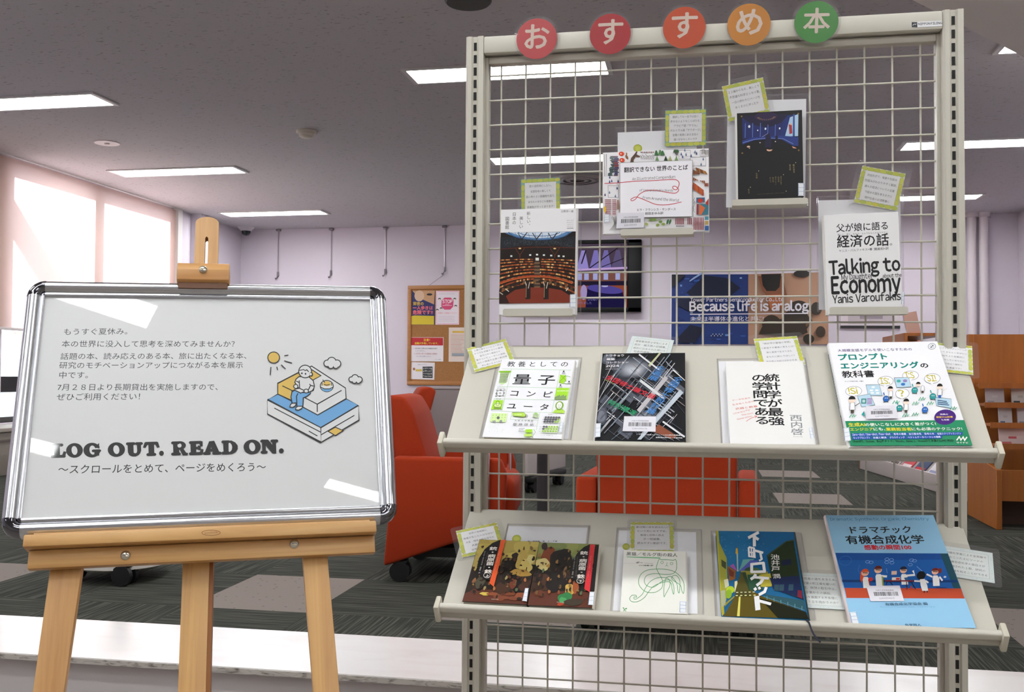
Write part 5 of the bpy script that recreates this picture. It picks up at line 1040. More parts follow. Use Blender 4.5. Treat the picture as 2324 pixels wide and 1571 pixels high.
# 11 ---- cat drawing
k = (1380, 1160, 260/1459); t = .012
def d(a):
    K_ = '#2b2c2b'; G = '#4f9a5c'
    a.text('黒猫／モルグ街の殺人', (228, 560), (872, 590), K_, 1.1, .008); a.poly([(232, 572), (440, 582), (660, 594), (658, 606), (440, 594), (232, 580)], '#5fb070'); a.text('ポー', (352, 664), (440, 668), K_, .8, .03); a.text('小川高義=訳', (388, 696), (572, 702), K_, .85, .015); a.line([(455, 660), (570, 668)], 3, '#7a7d7a'); a.line([(190, 656), (345, 664)], 2.5, '#b9bcb4')
    w_ = 7; a.spl([(640, 618), (620, 680), (614, 730), (650, 800), (690, 870), (700, 930), (680, 990), (600, 1035), (500, 1030), (420, 970), (390, 890), (420, 800), (500, 750), (620, 738), (740, 745), (840, 775), (920, 840), (968, 930), (968, 1050), (945, 1020), (925, 950), (860, 905), (815, 870), (820, 830), (870, 825), (910, 880), (918, 960), (912, 1046), (892, 1010), (880, 930), (840, 870), (800, 836), (745, 850), (722, 920), (716, 1010), (722, 1092), (740, 1060), (785, 970), (792, 910), (760, 860), (680, 845), (600, 860), (530, 905), (480, 980), (440, 1060), (370, 1115), (340, 1115), (340, 1090), (372, 1095)], w_, G)
    a.spl([(372, 1095), (360, 1070), (310, 1070), (282, 1110), (310, 1150), (390, 1150), (470, 1100), (520, 1030), (580, 960), (660, 920), (760, 900), (810, 930), (820, 1000), (842, 1062), (845, 1000), (830, 930), (790, 880), (700, 890), (600, 960), (540, 965), (480, 930), (465, 870), (500, 815), (600, 795), (720, 808), (820, 800), (860, 760), (868, 700), (852, 624), (820, 632), (740, 622), (668, 620), (640, 612)], w_, G)
    a.ring(682, 656, 18, 14, 5, '#6aaa74'); a.ring(802, 672, 18, 15, 5, '#6aaa74'); a.line([(744, 656), (740, 692)], 5, '#6aaa74'); a.line([(722, 704), (742, 696), (760, 706)], 5, '#6aaa74')
    a.spl([(206, 1228), (214, 1252), (206, 1276)], 7, '#2f8a44'); a.spl([(212, 1255), (232, 1245), (246, 1238)], 7, '#2f8a44'); a.ell(203, 1232, 9, 6, '#2f8a44'); a.ell(238, 1242, 14, 7, '#2f8a44', a=-.4); a.line([(216, 1258), (240, 1276)], 7, '#2f8a44')
book('small cream paperback with a green line drawn cat, second on the lower shelf', LOW, [(195, 490), (968, 524), (1012, 1316), (162, 1278)], k, t, BO, '#e6e6de', d, 'R', '#dfded6', call=[(922, 1150), (1006, 1158), (1010, 1306), (926, 1302)], rough=.35)
sleeve('clear sleeve under the cat paperback on the lower shelf', LOW, sc([(108, 202), (1172, 240), (1252, 1332), (28, 1268)], k), .0010, (.03, .01, .07, .035), lemon(*sc([(228, 440)], k)[0], 46*k[2]))
card('lemon card standing behind the cat paperback', LOW, sc([(286, 138), (830, 146), (850, 540), (282, 530)], k), .0024, ['夏は怖い本を読みたい！', 'という方におすすめ。', '推理と恐怖の原点', 'ポー短編集。', '読みやすい新訳です。', ''])
# 12 ---- rocket
k = (1590, 1170, 330/1728); t = .0130
def d(a):
    a.poly([(168, 168), (1070, 215), (1185, 700), (232, 640)], '#155d8f'); a.poly([(190, 168), (560, 186), (640, 420), (470, 620), (240, 600)], '#1b6a9c')
    rnd = random.Random(8)
    for i in range(26): x = rnd.uniform(230, 760); y = rnd.uniform(200, 480); a.ell(x, y, rnd.uniform(1.5, 4), rnd.uniform(1.5, 4), '#a9c9dc')
    a.poly([(345, 580), (390, 555), (440, 650)], '#a05aa8'); a.poly([(480, 580), (500, 510), (640, 505), (452, 650)], '#5f9a98'); a.poly([(460, 645), (590, 520), (690, 530), (520, 650)], '#4f55a8')
    a.ell(590, 640, 66, 40, '#2f4a34'); a.ell(650, 640, 55, 30, '#41603a'); a.poly([(480, 640), (800, 660), (860, 840), (500, 860)], '#8d8a3a'); a.poly([(470, 660), (540, 660), (620, 900), (560, 900)], '#2c3f2c'); a.poly([(560, 690), (720, 690), (760, 880), (600, 890)], '#2a4f3a'); a.poly([(700, 700), (850, 680), (870, 830), (730, 840)], '#b5a93c')
    a.poly([(420, 440), (438, 440), (452, 650), (436, 650)], '#9ab4ac'); a.poly([(412, 380), (420, 362), (430, 380), (438, 440), (408, 440)], '#d0a02c'); a.line([(421, 364), (421, 380)], 7, '#6e2c2a')
    a.poly([(168, 168), (196, 170), (300, 1160), (272, 1196), (258, 1120)], '#b0a832'); a.poly([(200, 280), (305, 490), (330, 830), (318, 1000), (270, 1060), (230, 640)], '#9a9a3e'); a.poly([(240, 500), (300, 540), (300, 620), (246, 580)], '#3f4a32'); a.poly([(320, 580), (420, 640), (415, 740), (345, 760)], '#8f5a2c'); a.poly([(330, 600), (400, 660), (395, 715), (345, 700)], '#6d3426')
    a.poly([(280, 745), (330, 735), (345, 820), (300, 850)], '#c9c8a8'); a.ell(362, 870, 50, 46, '#a9c42c'); a.ell(345, 920, 38, 56, '#86a82c'); a.poly([(412, 770), (440, 760), (462, 840), (440, 890), (415, 900)], '#d8d4a4'); a.poly([(245, 880), (300, 870), (315, 1050), (262, 1080)], '#a8ab8c')
    a.poly([(440, 900), (620, 880), (760, 960), (1270, 1150), (1320, 1240), (290, 1195), (420, 960)], '#5c4f1a'); a.poly([(420, 900), (480, 660), (500, 680), (600, 900), (590, 960), (430, 960)], '#4f4a20'); a.poly([(430, 900), (620, 905), (640, 960), (420, 960)], '#4a451c')
    for i in range(5): a.rect(436+i*50, 898, 462+i*50, 908, '#d8d8b4'); a.rect(432+i*54, 936, 458+i*54, 947, '#e3e09a')
    a.poly([(472, 955), (492, 955), (492, 1200), (458, 1198)], '#ddd36a'); a.poly([(300, 1080), (420, 960), (415, 945), (310, 1030)], '#8a8a34')
    a.poly([(780, 470), (990, 318), (1072, 306), (1250, 1010), (880, 870)], '#22301c'); a.poly([(830, 740), (1170, 720), (1245, 1005), (880, 870)], '#18264c'); a.poly([(780, 470), (990, 318), (1072, 306), (1082, 320), (992, 330), (790, 490)], '#2f3d28'); a.poly([(950, 540), (1060, 520), (1075, 590), (960, 600)], '#182238')
    for x in (890, 950, 1060): a.rect(x, 820, x+56, 895, '#2f4a58')
    a.poly([(1170, 890), (1220, 900), (1235, 1000), (1170, 970)], '#6e2436'); a.poly([(760, 930), (1258, 1020), (1285, 1140), (820, 970)], '#2f5560'); a.line([(770, 960), (1000, 1040), (1270, 1135)], 6, '#5d94a0')
    for i in range(6): x = 810+i*85; a.line([(x, 955+i*26), (x+4, 1000+i*27)], 6, '#6aa0aa')
    a.poly([(720, 980), (940, 1040), (1290, 1160), (1328, 1246), (960, 1225)], '#1d1f12')
    W = '#e6e6e6'; L = lambda p, w_=34: a.line(p, w_, W)
    L([(550, 268), (670, 208)]); L([(618, 240), (628, 368)], 36); L([(622, 258), (672, 292)], 30)
    L([(560, 375), (572, 480), (632, 492), (624, 388), (560, 372)], 22); L([(592, 380), (602, 484)], 16); L([(566, 432), (630, 440)], 16); L([(636, 415), (735, 445)], 26); L([(700, 440), (722, 520), (692, 534)], 26)
    L([(606, 560), (612, 672)], 34); L([(598, 574), (752, 562)], 30); L([(742, 556), (764, 664)], 34); L([(606, 664), (780, 664)], 30)
    L([(662, 692), (640, 728), (604, 752)], 34); L([(650, 728), (820, 746)], 30); L([(756, 742), (730, 790), (678, 828)], 34); L([(654, 856), (676, 884)], 34); L([(706, 846), (722, 876)], 30); L([(796, 850), (780, 905), (712, 942)], 34)
    L([(686, 956), (712, 1130)], 62); L([(722, 1016), (866, 1058)], 34)
    a.vtext('池井戸', (872, 465), (898, 668), '#d9d9d6', 1.1, .008); a.text('潤', (872, 752), (960, 750), '#d9d9d6', .85, .008)
RB, bo = book('rounded blue and yellow novel with big white lettering, third on the lower shelf', LOW, [(163, 165), (1072, 214), (1330, 1250), (268, 1208)], k, t, BO, '#1d5f8c', d, 'R', '#23302c', rough=.22)
b = B().use(mat('#171a33', .6)); P0 = RB
m = bo.matrix_world.inverted(); pts = [m @ hit(*sc([q], k)[0], LOW.o+LOW.ez*h_, LOW.ez) for q, h_ in (((1245, 1240), .0150), ((1268, 1254), .0190), ((1288, 1276), .0195), ((1300, 1310), .0190), ((1318, 1360), .0180), ((1345, 1415), .0170), ((1385, 1468), .0165), ((1420, 1505), .0165))]
b.tube(pts, .0016, 6); b.obj('bookmark_ribbon', bo)
sleeve('clear sleeve under the blue and yellow novel', LOW, sc([(104, 172), (1172, 214), (1412, 1262), (186, 1200)], k), .0010, (.03, .01, .07, .03))
k2 = (1850, 1140, 474/2068)
card('pale bordered card lying between the novel and the chemistry book', LOW, [(1800, 1298), (1908, 1305), (1925, 1386), (1812, 1377)], .0024, ['研究者の道をあきらめ、', '家業の町工場を継いだ', '男。突然の取引中止、', '大企業からの訴訟．．．', '次々直面する不条理に', 'どう立ち向かうのか？'], 1, film=.008)
# 13 ---- chemistry
k = k2; t = .0115
def d(a):
    K_ = '#1f2226'
    a.text('Dramatic Synthetic Organic Chemistry', (132, 168), (1092, 188), '#3f78ac', 1.15); a.text('ドラマチック', (340, 298), (935, 306), K_, 1.12, .02); a.text('有機合成化学', (300, 395), (1068, 410), K_, 1.06, .02); a.text('感動の瞬間100', (480, 456), (942, 466), '#cf2c34', 1.12, .03)
    a.poly([(188, 476), (1302, 512), (1462, 860), (290, 822)], '#1d5aa4'); a.poly([(188, 476), (1302, 512), (1330, 572), (210, 548)], '#174a92'); a.poly([(1225, 510), (1302, 512), (1462, 860), (1385, 856)], '#1d4a5a'); a.poly([(262, 740), (1410, 775), (1424, 800), (270, 764)], '#133a72'); a.poly([(290, 822), (1462, 860), (1508, 962), (316, 922)], '#b94a2e')
    c = '#86aee0'; a.ring(290, 555, 60, 44, 3.5, '#3c72b8')
    for x, y in ((510, 572), (545, 578), (700, 552), (745, 560), (700, 582), (752, 588), (945, 568), (935, 612), (975, 575)): a.ring(x, y, 22, 14, 3.5, c, 6)
    a.line([(1000, 630), (1090, 706)], 4, c); a.line([(430, 600), (420, 650), (440, 690)], 3, '#4f84c4'); a.line([(700, 640), (710, 690)], 3, c)
    def sc_(x, y, s_, hair, long=False, arm=None, face='#e8b49a'):
        a.poly([(x-10*s_, y+150*s_), (x-22*s_, y+60*s_), (x-14*s_, y+40*s_), (x+26*s_, y+40*s_), (x+48*s_, y+70*s_), (x+60*s_, y+150*s_)], '#ecebe9')
        if long: a.poly([(x-44*s_, y-10*s_), (x-20*s_, y-36*s_), (x+20*s_, y-36*s_), (x+40*s_, y-8*s_), (x+30*s_, y+20*s_), (x-10*s_, y+30*s_), (x-30*s_, y+96*s_), (x-48*s_, y+60*s_)], hair)
        a.ell(x, y, 36*s_, 32*s_, face); a.poly([(x+38*s_*cos(q), y-4*s_+36*s_*sin(q)) for q in [pi+.1+i*.294 for i in range(11)]], hair); a.line([(x-24*s_, y-2*s_), (x+26*s_, y+2*s_)], 9*s_, '#4a4640')
        if arm: a.line([(x+30*s_, y+58*s_)]+arm, 20*s_, '#ecebe9')
    sc_(490, 680, 1., '#d8512c', True); a.ell(548, 745, 24, 20, '#c22f34'); a.line([(530, 750), (545, 805)], 12, '#8f2c30')
    sc_(618, 655, 1.05, '#5d2320', arm=[(710, 722)]); a.poly([(655, 720), (670, 720), (682, 812), (668, 812)], '#9aa83c')
    sc_(870, 665, .95, '#1d2236', arm=[(985, 715), (965, 672)]); a.poly([(880, 740), (920, 735), (930, 770), (900, 775)], '#2f5f8a'); sc_(1188, 688, .95, '#6e2622', arm=None); a.ell(1235, 680, 18, 26, '#7a2c24'); a.line([(1165, 740), (1105, 712)], 16, '#ecebe9'); a.line([(1235, 740), (1268, 780)], 16, '#ecebe9')
    a.ell(1050, 722, 44, 42, '#17181c', 24); a.poly([(1040, 760), (1090, 758), (1118, 820), (1132, 878), (1072, 876), (1052, 820)], '#ecebe9'); a.line([(1045, 780), (985, 775)], 16, '#ecebe9'); a.line([(1098, 775), (1128, 798)], 16, '#ecebe9'); a.line([(1092, 876), (1094, 896)], 10, '#2c2a30'); a.line([(1120, 876), (1128, 894)], 10, '#2c2a30')
    a.poly([(690, 758), (975, 768), (978, 782), (695, 772)], '#7a2c34'); a.line([(712, 775), (705, 812)], 8, '#26242c'); a.line([(745, 776), (772, 812)], 8, '#26242c'); a.line([(908, 782), (918, 858)], 8, '#26242c'); a.line([(955, 782), (1005, 858)], 8, '#26242c'); a.rect(760, 735, 842, 762, '#e3dcd8'); a.rect(752, 672, 805, 708, '#d8b9a8'); a.rect(800, 740, 838, 760, '#c23a34')
    a.line([(905, 838), (912, 852)], 14, '#a8383a'); a.line([(955, 826), (965, 850)], 14, '#a8383a'); a.poly([(1205, 842), (1330, 850), (1300, 858), (1215, 852)], '#163e78'); a.ell(1290, 745, 14, 10, '#c9d8e6')
    a.text('有機合成化学協会 編', (712, 1016), (1140, 1020), '#3c5870', .95, .008); a.res = 1; a.text('The Society of Synthetic Organic Chemistry, Japan', (658, 1032), (1214, 1046), '#6a9ac4', 1.); a.res = 2; a.text('化学同人', (924, 1228), (1088, 1234), '#2c4a60', .8, .02)
book('tall pale blue organic chemistry book with lab coat cartoon, right on the lower shelf', LOW, [(82, 116), (1130, 141), (1655, 1266), (384, 1208)], k, t, BO, '#93c3e3', d, 'L', '#d9c9c9', call=[(352, 1072), (416, 1068), (456, 1196), (382, 1194)], bar=[(506, 812), (842, 818), (896, 974), (558, 966)], num='12400594205', rough=.25)
card('pale bordered card at the right end of the lower shelf', LOW, sc([(1200, 404), (1750, 520), (1786, 810), (1260, 712)], k), .0024, ['有機化学者による全実験で', 'おこったエピソードの', '有機合成化学の面白さが', '凝縮された１冊。研究の', '醍醐味を知ることができる'], 1, film=.011)
# ================================================================ the whiteboard poster on its easel
yw, rl, ti = .41745, .01529, .41325
e1 = V((cos(yw), sin(yw), 0)); nn = V((-sin(yw), cos(yw), 0)); e2 = V((0, 0, 1))*cos(ti)+nn*sin(ti)
BP = Plane((-.71653, -.46715, -.84901+ZR), e1*cos(rl)+e2*sin(rl), e2*cos(rl)-e1*sin(rl))
BR = Rect(BP, [(103, 670), (842.4, 686), (858, 1141), (49.5, 1187)]); W_, H_ = BR.w, BR.h
bd = thing('poster_board', 'white LOG OUT READ ON poster in a silver snap frame on the easel', 'poster board', BR.M())
t = NT('poster_sheet'); t.b.inputs['Base Color'].default_value = (*lin('#d0d1d2'), 1); t.b.inputs['Roughness'].default_value = .5
t.b.inputs['Coat Weight'].default_value = 1.; t.b.inputs['Coat Roughness'].default_value = .015; SHEET = t.m
INK = mat('#16181b', .5, coat=1.); INK2 = mat('#303338', .5, coat=1.); GOLD = mat('#d0ae55', .5, coat=1.); SKY = mat('#669fd0', .5, coat=1.); WHT = SHEET
b = B().use(SHEET); b.box((-.004, -.004, -.006), (W_+.004, H_+.004, 0))
a = Art(b, BR.map, 0, .5, 1e-5)
for s_, p0, p1 in (('もうすぐ夏休み。', (147, 760), (296, 759.4)), ('本の世界に没入して思考を深めてみませんか？', (141.7, 788), (542, 789)), ('話題の本、読み応えのある本、旅に出たくなる本、', (139, 817), (568, 816)), ('研究のモチベーションアップにつながる本を展示', (136, 838), (560, 837)), ('中です。', (136, 861), (204, 860.5)), ('7月２８日より長期貸出を実施しますので、', (132, 889), (503, 887)), ('ぜひご利用ください！', (130, 912), (325, 909.5))):
    a.text(s_, p0, p1, INK2, .98)
a.text('～スクロールをとめて、ページをめくろう～', (134, 1082), (610, 1068.5), INK, 1.05, .004)
# fat serif lettering
def glyph(ch, x0, x1):
    ym = lambda x: 1043.6-(x-118.4)*.0317; hh = lambda x: 30.2-(x-118.4)*.0028
    def q(p): x = x0+(x1-x0)*p[0]; return (x, ym(x)-hh(x)*p[1])
    def P(pts, c=INK):
        Q = [q(p) for p in pts]; a.poly(Q, c)
        if c is INK: a.line(Q, 2.0, INK, True)
    def E(cx, cy, rx_, ry_, c=INK, an=0, n=26): P([(cx+rx_*cos(2*pi*i/n)*cos(an)-ry_*sin(2*pi*i/n)*sin(an), cy+rx_*cos(2*pi*i/n)*sin(an)+ry_*sin(2*pi*i/n)*cos(an)) for i in range(n)], c)
    def slab(xa, xb, y, h=.15):
        P([(xa+.05, y-h/2), (xb-.05, y-h/2), (xb, y-h*.2), (xb, y+h*.2), (xb-.05, y+h/2), (xa+.05, y+h/2), (xa, y+h*.2), (xa, y-h*.2)])
    if ch == 'O': E(.5, .5, .52, .53); E(.5, .5, .19, .34, WHT, .12)
    elif ch == 'L': P([(.22, 0), (.54, 0), (.54, 1), (.22, 1)]); slab(.02, .78, .93); slab(0, .95, .07); P([(.62, .02), (.9, .02), (1.0, .40), (.86, .42), (.78, .2)])
    elif ch == 'G': E(.48, .5, .50, .53); E(.52, .5, .19, .35, WHT, .1); P([(.52, .42), (1.1, .42), (1.1, .75), (.9, .68), (.62, .62)], WHT); P([(.66, .08), (.9, .1), (.9, .5), (.66, .5)]); slab(.5, 1.02, .44, .14); P([(.72, .72), (.9, .98), (.92, .62)])
    elif ch == 'U': P([(.12, .35), (.42, .35), (.42, 1), (.12, 1)]); P([(.72, .35), (.9, .35), (.9, 1), (.72, 1)]); P([(.12, .36), (.12, .3), (.2, .08), (.36, -.02), (.58, -.03), (.76, .06), (.88, .22), (.9, .36), (.72, .36), (.68, .2), (.58, .15), (.46, .2), (.42, .36)]); slab(0, .56, .93); slab(.58, 1.03, .93)
    elif ch == 'T': P([(.34, 0), (.66, 0), (.66, 1), (.34, 1)]); slab(.18, .82, .07); slab(.04, .96, .93, .16); P([(.04, .98), (.3, .98), (.16, .78), (.06, .6), (-.04, .62)]); P([(.96, .98), (.7, .98), (.84, .78), (.94, .6), (1.04, .62)])
    elif ch == 'R': P([(.14, 0), (.44, 0), (.44, 1), (.14, 1)]); E(.52, .72, .36, .30); E(.5, .72, .13, .16, WHT); P([(.44, .58), (.52, .58), (.52, .86), (.44, .86)], WHT); slab(0, .56, .07); slab(0, .5, .93); P([(.48, .46), (.72, .46), (.9, .14), (1.02, .1), (1.0, .0), (.72, -.02), (.62, .2), (.56, .36)])
    elif ch == 'E': P([(.14, 0), (.46, 0), (.46, 1), (.14, 1)]); slab(0, .92, .93); slab(0, .95, .07); slab(.4, .8, .5, .13); P([(.7, .98), (.94, .98), (.96, .64), (.86, .64), (.78, .8)]); P([(.72, .02), (.96, .02), (1.02, .38), (.9, .38), (.82, .2)]); P([(.68, .36), (.8, .36), (.8, .66), (.68, .66)])
    elif ch == 'A': P([(.36, 1), (.6, 1), (.94, .05), (.62, .05)]); P([(.36, 1), (.5, .86), (.26, .05), (.1, .05)]); P([(.25, .24), (.7, .24), (.66, .37), (.3, .37)]); slab(0, .40, .07); slab(.54, 1.04, .07)
    elif ch == 'D': P([(.14, 0), (.44, 0), (.44, 1), (.14, 1)]); P([(.3, 1), (.62, .99), (.86, .84), (1., .62), (1., .38), (.88, .16), (.64, .01), (.3, 0)]); P([(.44, .86), (.54, .84), (.64, .68), (.67, .5), (.64, .3), (.54, .16), (.44, .14)], WHT); slab(0, .5, .93); slab(0, .5, .07)
    elif ch == 'N': P([(.12, .0), (.26, .0), (.26, 1), (.12, 1)]); P([(.08, 1), (.42, 1), (.86, .28), (.86, -.02), (.72, -.02), (.2, .8)]); P([(.72, .0), (.86, .0), (.86, 1), (.72, 1)]); slab(.0, .42, .93); slab(.02, .38, .07); slab(.6, 1.0, .93)
    elif ch == '.': E(.5, .15, .46, .16)
for ch, x0, x1 in (('L', 118.4, 153.2), ('O', 155, 191), ('G', 195.7, 233.5), ('O', 252.5, 289), ('U', 294, 330), ('T', 335.5, 367.6), ('.', 370, 379.6), ('R', 398, 434), ('E', 438.5, 469), ('A', 470.5, 509), ('D', 512, 546.7), ('O', 562.5, 597.5), ('N', 599, 637), ('.', 640, 649.5)): glyph(ch, x0, x1)
# the drawing
a.crop(560, 760, 340/2054); LW = 13
def ln(pts, c=INK, w_=LW, closed=False):
    a.line(pts, w_, c, closed)
    if not closed:
        for p in (pts[0], pts[-1]): a.ell(p[0], p[1], w_/2, w_/2, c, 8)
def fl(pts, c, out=True):
    a.poly(pts, c)
    if out: ln(pts, closed=True)
a.ell(418, 322, 85, 82, INK, 36); a.ell(418, 322, 72, 69, GOLD, 36)
for q in ([(566, 297), (612, 290)], [(564, 368), (658, 396)], [(522, 424), (574, 476)], [(460, 452), (470, 490)], [(380, 456), (370, 558)]): ln(q)
fl([(330, 895), (470, 820), (640, 905), (1000, 1100), (1380, 880), (1540, 970), (1040, 1270)], SKY)
fl([(330, 895), (1040, 1270), (1040, 1468), (330, 1090)], WHT); fl([(1040, 1270), (1540, 970), (1545, 1165), (1040, 1468)], WHT)
ln([(426, 1012), (1036, 1330)]); ln([(884, 1320), (990, 1380)]); ln([(1045, 1365), (1480, 1104)])
fl([(1135, 1318), (1232, 1262), (1335, 1308), (1232, 1376)], GOLD)
fl([(470, 675), (925, 440), (1370, 735), (1378, 880), (1000, 1100), (640, 905), (470, 820)], WHT)
fl([(470, 675), (860, 468), (930, 490), (1048, 570), (940, 630), (815, 700), (660, 780), (645, 905), (470, 820)], GOLD); ln([(535, 710), (670, 775)])
ln([(815, 860), (995, 955), (1315, 770)]); ln([(995, 955), (995, 1055)]); ln([(470, 675), (925, 440), (1370, 735), (1378, 880)])
# bowl
a.ell(1124, 710, 92, 82, INK, 36); a.ell(1124, 710, 80, 70, WHT, 36); a.poly([(1050, 745), (1198, 745), (1170, 776), (1124, 784), (1078, 776)], SKY); a.poly([(1068, 700), (1080, 655), (1124, 640), (1168, 655), (1182, 700), (1124, 712)], GOLD); ln([(1090, 690), (1124, 698), (1160, 690)], w_=11); ln([(1045, 725), (1090, 748), (1160, 748), (1205, 725)], w_=11); ln([(1072, 628), (1096, 660)], w_=11); ln([(1064, 672), (1060, 702)], w_=10); ln([(1184, 672), (1190, 702)], w_=10)
# clouds
for cx, cy, s_ in ((1200, 400, 1.), (1504, 617, .78)):
    cl = ((-68, 4, 44), (-8, -22, 56), (62, 8, 50), (-20, 36, 38), (46, 38, 36))
    for g, c in ((6.5/s_, INK), (-6.5/s_, WHT)):
        for x, y, r in cl: a.ell(cx+x*s_, cy+y*s_, (r+g)*s_, (r+g)*s_, c, 26)
    a.poly([(cx-50*s_, cy-20*s_), (cx+50*s_, cy-20*s_), (cx+60*s_, cy+40*s_), (cx-40*s_, cy+40*s_)], WHT)
# reader: trousers, shoes, shirt, arms, book, head
fl([(660, 790), (700, 768), (800, 800), (910, 780), (905, 815), (860, 850), (812, 870), (804, 985), (730, 990), (722, 940), (660, 945), (646, 860)], SKY); ln([(738, 815), (720, 850), (724, 950)])
fl([(640, 960), (665, 945), (718, 945), (700, 985), (665, 1002), (630, 995)], WHT); fl([(715, 1000), (740, 985), (798, 985), (790, 1015), (745, 1038), (705, 1030)], WHT)
fl([(755, 585), (880, 580), (945, 640), (960, 710), (945, 770), (870, 800), (790, 780), (755, 745), (720, 700), (700, 660), (715, 620)], WHT)
ln([(758, 640), (762, 735)]); ln([(722, 648), (752, 662)]); ln([(898, 688), (910, 705), (952, 712)]); ln([(905, 712), (880, 760)])
a.ell(712, 718, 34, 34, INK, 24); a.ell(712, 718, 22, 22, WHT, 24); ln([(700, 665), (712, 685)])
fl([(690, 765), (758, 742), (835, 778), (776, 808)], WHT); a.ell(850, 780, 36, 32, INK, 24); a.ell(850, 780, 24, 20, WHT, 24); ln([(880, 800), (930, 775), (955, 740)])
a.ell(838, 516, 92, 92, INK, 40); a.ell(838, 516, 79, 79, WHT, 40); a.ell(918, 553, 24, 28, INK, 20); a.ell(912, 552, 15, 17, WHT, 20)
ln([(765, 500), (820, 490), (838, 505), (858, 492), (884, 518)], w_=11); a.ell(794, 540, 11, 12, INK, 14); a.ell(843, 548, 11, 12, INK, 14)
b.obj('poster_sheet', bd, smooth=False)
ALU = NT('brushed_aluminium'); ALU.b.inputs['Base Color'].default_value = (.60, .61, .64, 1); ALU.b.inputs['Metallic'].default_value = 1; ALU.b.inputs['Roughness'].default_value = .26
DCH = mat((.17, .17, .19), .07, 1)
PR = [(0, .001), (0, .005), (.0025, .006), (.006, .0055), (.0075, .0045), (.010, .0085), (.014, .0115), (.019, .0128), (.024, .0115), (.028, .0075), (.031, .001), (.032, -.010), (0, -.010)]
RAILW = .032
def rail(p0, along, out, L):
    b = B().use(ALU.m); z = V((0, 0, 1)); M = frameM(V(p0), V(out), z, V(along)); b.at(M); b.prism(PR, 0, L); b.obj('frame_rail', bd, ang=40)
rail((W_, 0, 0), (0, 1, 0), (1, 0, 0), H_); rail((0, 0, 0), (0, 1, 0), (-1, 0, 0), H_)
rail((0, H_, 0), (1, 0, 0), (0, 1, 0), W_); rail((0, 0, 0), (1, 0, 0), (0, -1, 0), W_)
for cx, cy, a0 in ((0, 0, 180), (W_, 0, 270), (W_, H_, 0), (0, H_, 90)):
    b = B().use(DCH).at(Matrix.Translation((cx, cy, .0006)) @ Matrix.Scale(1.015, 4)); b.lathe([(max(r, .0005), z) for r, z in PR], 12, radians(a0), radians(a0+90)); b.obj('corner_cap', bd, ang=50)
b = B().use(mat('#8a8c90', .6)); b.prism(rrect(-.030, -.030, W_+.030, H_+.030, .030, 8), -.012, -.0065); b.obj('back_panel', bd)

# ---- easel
es = thing('easel', 'light wooden easel with three legs holding the poster board', 'easel', BR.M())
Wd0 = wood('beech_x', '#a87640', '#d2a86d', 0, .9); Wd1 = wood('beech_y', '#a3713d', '#d0a56a', 1, .9)
def uv(x, y, off=0):
    p = hit(x, y, BR.o+BR.ez*off, BR.ez)-BR.o; return V((p.dot(BR.ex), p.dot(BR.ey)))
vfloor = -BR.o.z/BR.ey.z
tl, trr, br_, bl_ = [uv(x, y, .026) for x, y in ((50.8, 1222.8), (854.2, 1172.5), (854.2, 1198.7), (50.8, 1251.4))]
x0, x1 = (tl.x+bl_.x)/2, (trr.x+br_.x)/2; yt, yb = (tl.y+trr.y)/2, (bl_.y+br_.y)/2
b = B().use(Wd0); b.box((x0, yb, -.012), (x1, yt, .026), .0025); b.box((x0+.012, yt-.002, .002), (x1-.010, yt+.0055, .012), .001)
aa = Art(b, lambda x, y: ((x, y)), 0); aa.map = lambda x, y: tuple(uv(x, y, .026)); aa.z = .0262; aa.ring(479, 1209.5, 21, 6, 1.1, mat('#7d4a22')); aa.text('woodwide', (464, 1212.5), (494, 1210.5), '#8a5a2e', 1.2, h=5); b.obj('tray', es)
l0, r0_, r1, l1 = [uv(x, y, .006) for x, y in ((57, 1250), (851.5, 1199), (851.5, 1243.3), (55, 1303.5))]
yb2 = (l1.y+r1.y)/2
b = B().use(Wd0); b.box((x0+.006, yb2, -.012), (x1-.002, yb-.0005, .006), .002); xbar = b.obj('crossbar', es)
STEEL = mat((.62, .58, .48), .3, 1)
def bolt(px, py, off, r, par=None):
    p = uv(px, py, off); b = B().use(STEEL).at(Matrix.Translation((p.x, p.y, off))); b.lathe([(r, -.001), (r, .0015), (r*.8, .0035), (r*.4, .005), (0, .0054)], 18); b.use(mat('#4a463e', .4)); b.box((-r*.6, -.0005, .0048), (r*.6, .0005, .0056)); b.obj('bolt', par or es)
bolt(285, 1261, .006, .0078, xbar); bolt(668, 1235, .006, .0078, xbar)
def leg(q, top, name='leg', w0=-.034, w1=-.0125, mt=Wd1):
    A, Bq, C, D = [uv(x, y, w1) for x, y in q]            # TL TR BR BL
    ext = lambda p, d, v: p+(d-p)*((v-p.y)/(d.y-p.y))
    b = B().use(mt); b.prism([tuple(ext(A, D, vfloor)), tuple(ext(Bq, C, vfloor)), tuple(ext(Bq, C, top)), tuple(ext(A, D, top))], w0, w1, .002); return b.obj(name, es)
leg([(112, 1300), (184, 1300), (145, 1571), (73.6, 1571)], .06); leg([(688, 1285), (745, 1282), (771, 1571), (710.6, 1571)], .06)
m0 = uv(443, 520, -.03); m1 = uv(496, 520, -.03); mt_ = uv(470, 490, -.03).y; lo = [uv(x, 1571, -.03) for x in (408, 466)]
xa = (m0.x+uv(412, 1300, -.03).x)/2; xb = (m1.x+uv(470, 1300, -.03).x)/2
xa, xb = m0.x, m1.x; ha = uv(412, 1300, -.03).x; hb = uv(472, 1300, -.03).x
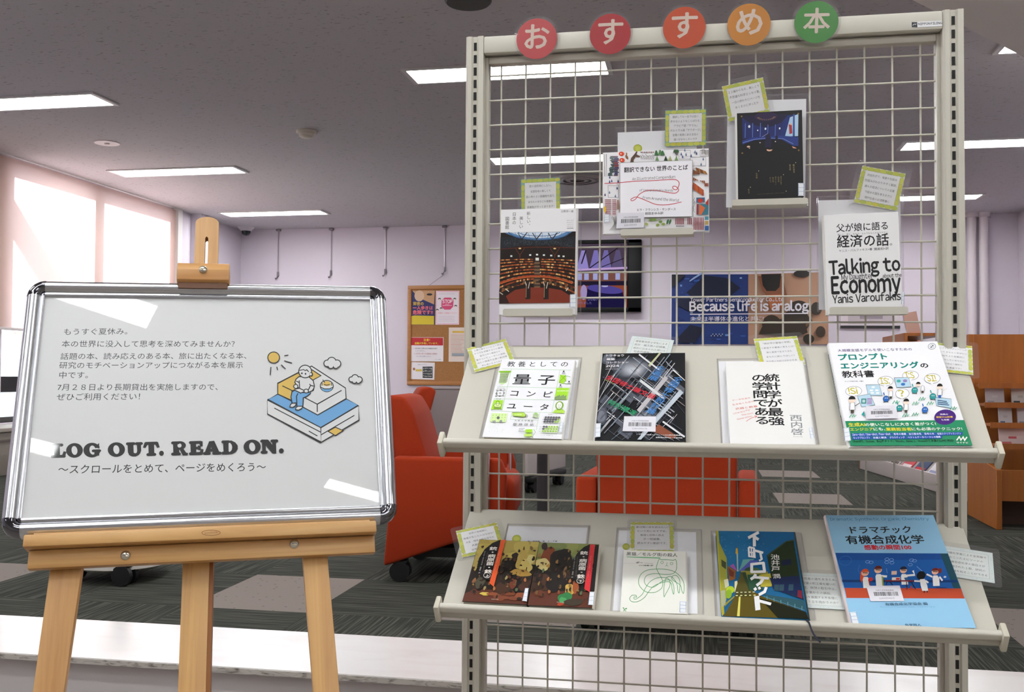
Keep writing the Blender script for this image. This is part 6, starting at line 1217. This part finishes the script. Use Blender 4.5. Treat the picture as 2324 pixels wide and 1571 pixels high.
# mast: runs from the rounded top down to the floor, with a slot near the top
n = 12; cx_ = (xa+xb)/2; rr0 = (xb-xa)/2; arc = [(cx_+rr0*cos(pi*i/n), mt_-rr0*.62+rr0*.62*sin(pi*i/n)) for i in range(n+1)]
s0, s1 = uv(465.5, 534, -.03), uv(472.5, 534, -.03); vs_ = H_+.01
b = B().use(Wd1)
b.prism([(xa, vs_), (s0.x, vs_), (s0.x, s0.y-.004), ((s0.x+s1.x)/2, s0.y), ((s0.x+s1.x)/2, mt_)] + [p for p in arc if p[0] < (s0.x+s1.x)/2-.001], -.052, -.034)
b.prism([(s1.x, vs_), (xb, vs_)] + [p for p in arc if p[0] > (s0.x+s1.x)/2+.001] + [((s0.x+s1.x)/2, mt_), ((s0.x+s1.x)/2, s0.y), (s1.x, s0.y-.004)], -.052, -.034)
b.prism([(ha+(ha-xa)*.6, vfloor), (hb+(hb-xb)*.6, vfloor), (xb, vs_), (xa, vs_)], -.052, -.034, .001); b.obj('mast', es, ang=30)
b = B().use(mat('#8a5526', .5)); c0 = uv(474, 1300, -.05).x; b.box((hb-.001, vfloor+.02, -.075), (hb+.008, yb2+.03, -.036)); b.obj('mast_dark_side', es)  # darker strip stands for the shaded right side of the mast
A, Bq, C, D = [uv(x, y, .024) for x, y in ((402, 589), (520, 594), (520, 640), (401, 635))]
b = B().use(wood('beech_clip', '#b07a44', '#c99a60', 0, .9)); y0, y1 = (C.y+D.y)/2, (A.y+Bq.y)/2; xl, xr = (A.x+D.x)/2, (Bq.x+C.x)/2
b.prism([(y0, -.033), (y1, -.033), (y1, .012), (y1-.003, .018), (y0+(y1-y0)*.55, .0255), (y0+.004, .022), (y0, .016)], xl, xr, .0012, 2, (1, 2, 0)); clip = b.obj('top_clip', es)
b = B().use(mat('#5c371b', .6)); b.box((xl+.003, y0-.012, .0135), (xr-.003, y0, .017)); b.obj('dark_underside', clip)  # dark strip paints in the shaded underside of the clip
bolt(461, 612, .0255, .0075, clip)

bpy.data.objects.remove(_to); bpy.data.curves.remove(_tc)
